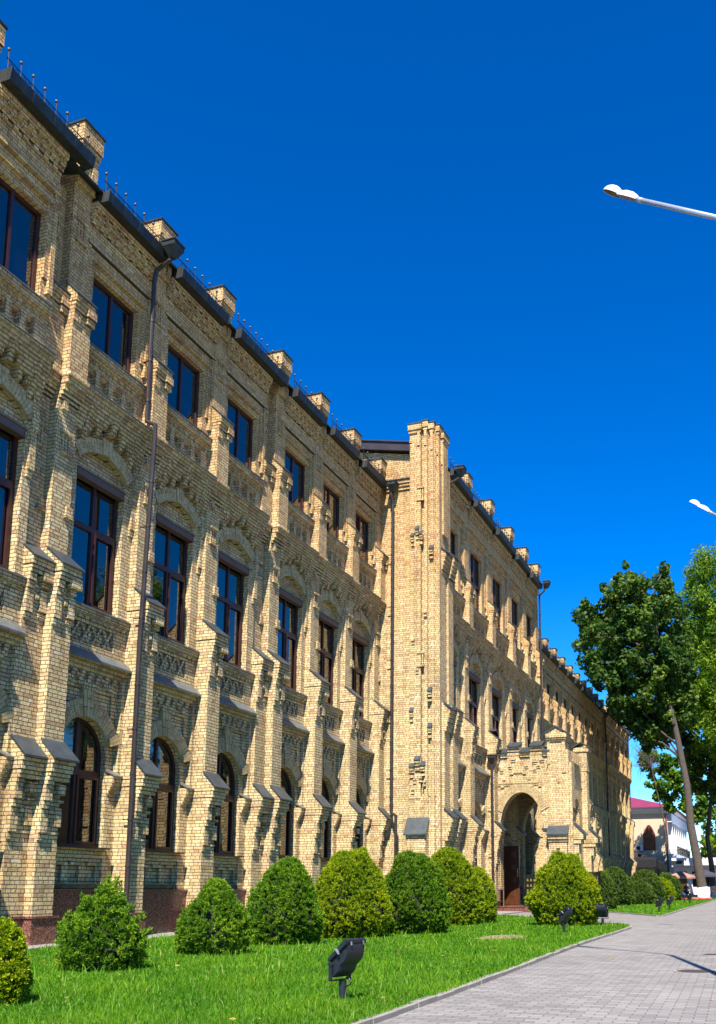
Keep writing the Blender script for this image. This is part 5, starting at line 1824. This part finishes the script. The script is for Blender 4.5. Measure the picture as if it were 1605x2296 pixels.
o_ = pointed(12.58, 13.95, 5.4, 7.2, 8.3); i_ = pointed(12.7, 13.83, 5.52, 7.15, 8.1)
for k in range(len(o_)):
    j = (k + 1) % len(o_)
    mb.prism([o_[k], o_[j], i_[j], i_[k]], 'x', BX - 0.06, BX + 0.05)
mb.box(BX - 0.05, BX + 0.05, 13.21, 13.32, 5.5, 8.1); mb.box(BX - 0.052, BX + 0.05, 12.68, 13.85, 6.5, 6.6); mb.box(BX - 0.054, BX + 0.05, 12.68, 13.85, 7.25, 7.35)
wn2 = cpart('window', mb, M['redwood'])
mb = MB(); mb.prism(i_, 'x', BX - 0.03, BX + 0.02); new_obj('pane', mb.mesh('pane', M['glass']), wn2)
mb = MB(); mb.tube([(BX - 0.08, 11.3, 9.6), (BX - 0.08, 11.3, 0.5)], 0.08, 8); cpart('downpipe', mb, M['redwood'])
# white loggia side of the house
mb = MB()
mb.box(BX + 0.2, BX + 22, 10.4, 11.2, 0.0, 5.0)
for k in range(8): mb.box(BX + 1.2 + k * 2.6, BX + 1.7 + k * 2.6, 10.75, 11.2, 5.0, 8.6)
mb.box(BX + 0.2, BX + 22, 10.7, 11.2, 8.6, 9.6)
cpart('loggia', mb, M['white'])
mb = MB()
mb.box(BX + 2, BX + 21, 10.38, 10.42, 5.9, 5.95)
for k in range(60): mb.box(BX + 2 + k * 0.31, BX + 2.05 + k * 0.31, 10.39, 10.41, 5.0, 5.9)
cpart('balcony_railing', mb, M['iron'])

caf = empty('white_cafe', (104.0, 8.0, 0.45))
tag(caf, 'white single storey cafe with flat canopy and railing behind the whitewashed tree', 'building')
CV = Vector((104.0, 8.0, 0.45))
mb = MB(); mb.box(BX - 3.6, BX + 12, 5.6, 10.35, 0.3, 3.55); mb.box(BX - 3.0, BX + 12, 2.5, 5.6, 0.3, 3.4)
new_obj('wall', mb.mesh('wall', M['white']), caf, -CV)
mb = MB(); mb.box(BX - 5.0, BX + 12, 2.0, 10.4, 3.56, 4.35); new_obj('canopy', mb.mesh('canopy', M['white']), caf, -CV)
mb = MB(); mb.box(BX - 3.65, BX - 3.55, 9.0, 10.0, 0.4, 2.9); new_obj('door', mb.mesh('door', M['wood']), caf, -CV)
mb = MB(); mb.box(BX - 3.64, BX - 3.55, 6.3, 8.4, 1.3, 2.9); new_obj('window', mb.mesh('window', M['glass']), caf, -CV)
mb = MB(); mb.box(BX - 4.9, BX - 4.86, 2.0, 10.3, 5.2, 5.25)
for k in range(42): mb.box(BX - 4.9, BX - 4.86, 2.0 + k * 0.2, 2.04 + k * 0.2, 4.35, 5.2)
new_obj('railing', mb.mesh('railing', M['iron']), caf, -CV)
mb = MB(); mb.box(BX - 5.1, BX - 5.02, 9.1, 10.4, 3.7, 4.05); new_obj('fascia_board', mb.mesh('fascia_board', M['copper']), caf, -CV)

ann = empty('brick_annex', (108.0, 13.5, 0.45))
tag(ann, 'low brick annex under a black awning beside the end of the long building', 'building')
AV = Vector((108.0, 13.5, 0.45))
mb = MB(); mb.box(107.0, BX - 0.02, 12.3, 18, 0.2, 3.3); new_obj('wall', mb.mesh('wall', M['brick']), ann, -AV)
mb = MB(); mb.box(106.9, 107.0, 12.4, 13.0, 0.4, 2.4); new_obj('door', mb.mesh('door', M['iron']), ann, -AV)
M['tarp'] = simple('black_tarpaulin', (0.006, 0.006, 0.007), 0.7)
mb = MB(); mb.prism([(105.8, 3.35), (105.8, 4.15), (107.2, 4.5), (107.2, 3.4)], 'y', 11.9, 15.5); new_obj('awning', mb.mesh('awning', M['tarp']), ann, -AV)
mb = MB(); mb.prism([(11.3, 3.75), (14.6, 5.2), (14.6, 5.32), (11.3, 3.87)], 'x', 107.3, BX - 0.1); new_obj('roof', mb.mesh('roof', M['pipe']), ann, -AV)

M['acwhite'] = simple('white_enamel', (0.66, 0.65, 0.62), 0.45)
def ac_unit(x, y, z, label):
    root = empty('air_conditioner', (x, y, z)); tag(root, label, 'air conditioner', 'air conditioners outside the cream house')
    mb = MB(); mb.box(-0.32, 0, -0.42, 0.42, 0, 0.62); new_obj('casing', mb.mesh('casing', M['acwhite']), root)
    mb = MB(); mb.tube([(-0.33, 0.08, 0.31), (-0.30, 0.08, 0.31)], 0.24, 16); new_obj('fan_grille', mb.mesh('fan_grille', M['iron']), root)
    mb = MB(); mb.box(-0.3, 0.05, -0.36, -0.32, -0.06, 0); mb.box(-0.3, 0.05, 0.32, 0.36, -0.06, 0); mb.box(-0.02, 0.05, -0.36, 0.36, -0.06, -0.001); new_obj('bracket', mb.mesh('bracket', M['iron']), root)
ac_unit(BX, 14.4, 5.35, 'white air conditioner on the cream wall left of the pointed window')
ac_unit(BX - 0.4, 14.25, 4.55, 'air conditioner half hidden just above the black awning')
ac_unit(106.98, 13.35, 2.5, 'white air conditioner on the brick annex below the black awning')

# parasols, table guests
M['peach'] = simple('peach_canvas', (0.42, 0.20, 0.14), 0.85, 0, 0.08, 3)
M['navy'] = simple('dark_canvas', (0.05, 0.045, 0.07), 0.85, 0, 0.1, 3)
def parasol(x, y, r, zt, mat, label):
    z0 = ground_z(x)
    root = empty('parasol', (x, y, z0)); tag(root, label, 'parasol', 'cafe parasols')
    n = 8; h = 0.42
    vs = [(0, 0, zt - z0)] + [(r * math.cos(2 * math.pi * k / n), r * math.sin(2 * math.pi * k / n), zt - h - z0) for k in range(n)] + [(r * math.cos(2 * math.pi * k / n), r * math.sin(2 * math.pi * k / n), zt - h - 0.14 - z0) for k in range(n)]
    fs = [(0, 1 + k, 1 + (k + 1) % n) for k in range(n)] + [(1 + k, 1 + n + k, 1 + n + (k + 1) % n, 1 + (k + 1) % n) for k in range(n)]
    mb = MB(); mb.add(vs, fs); new_obj('canopy', mb.mesh('canopy', mat, fix=False), root)
    mb = MB(); mb.tube([(0, 0, 0), (0, 0, zt - z0 - 0.02)], 0.03, 8); new_obj('pole', mb.mesh('pole', M['wood']), root)
    mb = MB(); mb.tube([(0, 0, 0), (0, 0, 0.08)], 0.28, 12); new_obj('base', mb.mesh('base', M['iron']), root)
parasol(76.0, 6.75, 1.2, 2.4, M['peach'], 'peach parasol open in front of the white cafe')
parasol(80.0, 5.2, 1.3, 2.55, M['navy'], 'dark parasol partly hidden behind the whitewashed trunk')

def chair(x, y, rz, label):
    root = empty('cafe_chair', (x, y, ground_z(x)), rz); tag(root, label, 'chair')
    mb = MB(); mb.box(-0.22, 0.22, -0.22, 0.22, 0.42, 0.46); new_obj('seat', mb.mesh('seat', M['wood']), root)
    mb = MB(); mb.box(0.19, 0.22, -0.22, 0.22, 0.6, 0.9); new_obj('backrest', mb.mesh('backrest', M['wood']), root)
    for sx in (-1, 1):
        for sy in (-1, 1):
            mb = MB(); mb.tube([(sx * 0.2, sy * 0.2, 0), (sx * 0.2, sy * 0.2, 0.9 if sx > 0 else 0.42)], 0.018, 6); new_obj('leg', mb.mesh('leg', M['wood']), root)
chair(76.0, 4.3, 0.4, 'wooden cafe chair right of the whitewashed trunk')

fb = MB()
for k in range(120):
    fx, fy = rng.uniform(68.5, 70.0), rng.uniform(4.2, 7.0)
    fb.ball((fx, fy, ground_z(fx) + 0.12), 0.1, 6, 4)
o = fb.build('flower_bed', simple('pink_flowers', (0.45, 0.09, 0.09), 0.8, 0, 0.4, 8))
tag(o, 'low strip of pink red flowers edging the far lawn', 'flowers', kind='stuff')

# ------------------------------------------------------------------ people
def skin_fig(name, joints, edges, radii, mat, parent, sub=2):
    me = bpy.data.meshes.new(name)
    me.from_pydata([tuple(j) for j in joints], edges, [])
    me.materials.append(mat)
    o = new_obj(name, me, parent)
    sk = o.modifiers.new('skin', 'SKIN')
    for i, r in enumerate(radii):
        rr = r if isinstance(r, tuple) else (r, r)
        me.skin_vertices[0].data[i].radius = rr
    me.skin_vertices[0].data[0].use_root = True
    ss = o.modifiers.new('sub', 'SUBSURF'); ss.levels = sub; ss.render_levels = sub
    sk.use_smooth_shade = True
    return o


M['skin'] = simple('skin', (0.42, 0.24, 0.16), 0.6)
M['blue'] = simple('blue_shirt', (0.045, 0.13, 0.42), 0.85, 0, 0.12, 20)
M['trouser'] = simple('dark_trousers', (0.012, 0.013, 0.02), 0.9)
M['hair'] = simple('dark_hair', (0.012, 0.009, 0.007), 0.7)


def seated_person(x, y, z, rz, shirt, label):
    """seat height 0.45 above z; local +x is where the person faces"""
    root = empty('person', (x, y, z), rz)
    tag(root, label, 'person')
    # one continuous body: pelvis root, spine, neck, head, arms with fingers, legs
    J = [(0, 0, .50), (0.0, 0, .68), (0.02, 0, .88), (0.04, 0, .98), (0.06, 0, 1.06), (0.075, 0, 1.14), (0.08, 0, 1.23)]
    E_ = [(0, 1), (1, 2), (2, 3), (3, 4), (4, 5), (5, 6)]
    Rd = [(.135, .16), (.12, .15), (.125, .17), (.09, .12), .052, .085, .078]
    def add(p, r, par):
        J.append(p); Rd.append(r); E_.append((par, len(J) - 1)); return len(J) - 1
    for s in (1, -1):
        a = add((0.03, .19 * s, .93), .056, 3); a = add((0.06, .25 * s, .70), .043, a); a = add((0.27, .17 * s, .60), .033, a)
        w_ = add((0.33, .14 * s, .585), .03, a)
        for k, (dy, L) in enumerate(((-.026, .055), (-.009, .065), (.009, .062), (.026, .05))):
            f1 = add((0.36, .14 * s + dy, .58), .010, w_); add((0.36 + L, .14 * s + dy * 1.15, .555), .008, f1)
        t1 = add((0.335, .14 * s - .035 * s, .59), .011, w_); add((0.36, .14 * s - .055 * s, .575), .009, t1)
        l = add((0.12, .10 * s, .50), .085, 0); l = add((0.44, .12 * s, .50), .062, l); l = add((0.46, .12 * s, .28), .052, l); l = add((0.45, .12 * s, .07), .04, l); add((0.6, .13 * s, .04), .035, l)
    body = skin_fig('body', J, E_, Rd, M['skin'], root)
    # clothing follows the body just outside it
    up = [0, 1, 2, 3]
    JJ = [(0, 0, .52), (0.0, 0, .68), (0.02, 0, .88), (0.04, 0, .985)]; EE = [(0, 1), (1, 2), (2, 3)]; RR = [(.15, .175), (.135, .165), (.14, .185), (.10, .13)]
    for s in (1, -1):
        JJ.append((0.03, .19 * s, .93)); EE.append((3, len(JJ) - 1)); RR.append(.07)
        JJ.append((0.055, .245 * s, .73)); EE.append((len(JJ) - 2, len(JJ) - 1)); RR.append(.06)
    skin_fig('shirt', JJ, EE, RR, shirt, root)
    JJ = [(0, 0, .50)]; EE = []; RR = [(.15, .175)]
    for s in (1, -1):
        b0 = 0
        for p, r in (((0.12, .10 * s, .50), .10), ((0.44, .12 * s, .50), .075), ((0.46, .12 * s, .28), .064), ((0.45, .12 * s, .11), .055)):
            JJ.append(p); RR.append(r); EE.append((b0, len(JJ) - 1)); b0 = len(JJ) - 1
    skin_fig('trousers', JJ, EE, RR, M['trouser'], root)
    mb = MB(); mb.ball((0.062, 0, 1.235), 0.098, 14, 9, 1.0, 0.86, 1.0); hm = mb.mesh('hair', M['hair'], smooth=True); new_obj('hair', hm, root)
    mb = MB(); mb.prism([(0.165, 1.185), (0.185, 1.165), (0.165, 1.15)], 'y', -0.012, 0.012)
    new_obj('nose', mb.mesh('nose', M['skin']), root)
    return root


seated_person(42.0, 10.15, 0.37, math.radians(35), M['blue'], 'person in a blue shirt sitting in the porch behind the sign board')
mb = MB(); mb.box(41.75, 42.25, 9.95, 10.4, 0.78, 0.83)
st = mb.build('stool', M['wood']); 
for sx in (41.8, 42.2):
    for sy in (10.0, 10.35):
        mb = MB(); mb.tube([(sx, sy, 0.37), (sx, sy, 0.78)], 0.02, 6); new_obj('leg', mb.mesh('leg', M['wood']), st)
tag(st, 'wooden stool under the person sitting in the porch', 'stool')
seated_person(75.2, 6.25, ground_z(75.2), math.radians(160), M['navy'], 'person in dark clothes sitting under the peach parasol')

# ------------------------------------------------------------------ across the street (seen only as reflections in the panes)
M['ochre'] = simple('ochre_render', (0.42, 0.26, 0.09), 0.9, 0, 0.1, 2)
ob = empty('ochre_building', (50.0, -34.0, 0.0))
tag(ob, 'ochre building across the street, seen only reflected in the ground floor windows', 'building')
mb = MB(); mb.box(-60, 60, -12, 0, 0, 10.5); mb.box(-60, 60, 0, 0.25, 5.0, 5.35); mb.box(-60, 60, 0, 0.5, 10.0, 10.6)
new_obj('wall', mb.mesh('wall', M['ochre']), ob)
mb = MB(); mb.prism([(-12.5, 10.62), (0.7, 10.62), (-6, 13.0)], 'x', -60.4, 60.4); new_obj('roof', mb.mesh('roof', M['copper']), ob)
for k in range(24):
    for z in (1.2, 6.2):
        mb = MB(); mb.box(-57.5 + k * 5, -55.9 + k * 5, -0.1, 0.03, z, z + 2.6); new_obj('window', mb.mesh('window', M['glass']), ob)
src_ = [o for o in C.objects if o.name.startswith('leafy_tree') and o.parent is None]
for i, (x, y, sc, k) in enumerate(((16, -17, .62, 0), (29, -15, .75, 1), (41, -17.5, .7, 0), (54, -15, .8, 1), (70, -16, .8, 0), (86, -15, .85, 1))):
    t = copy_tree(src_[k])
    t.location = (x, y, 0.0); t.scale = (sc, sc, sc); t.rotation_euler = (0, 0, 1.1 * i + 0.5)
    tag(t, 'tree standing across the walk, seen only reflected in the window panes', 'tree', 'trees across the walk')
    t['group'] = 'trees across the walk'
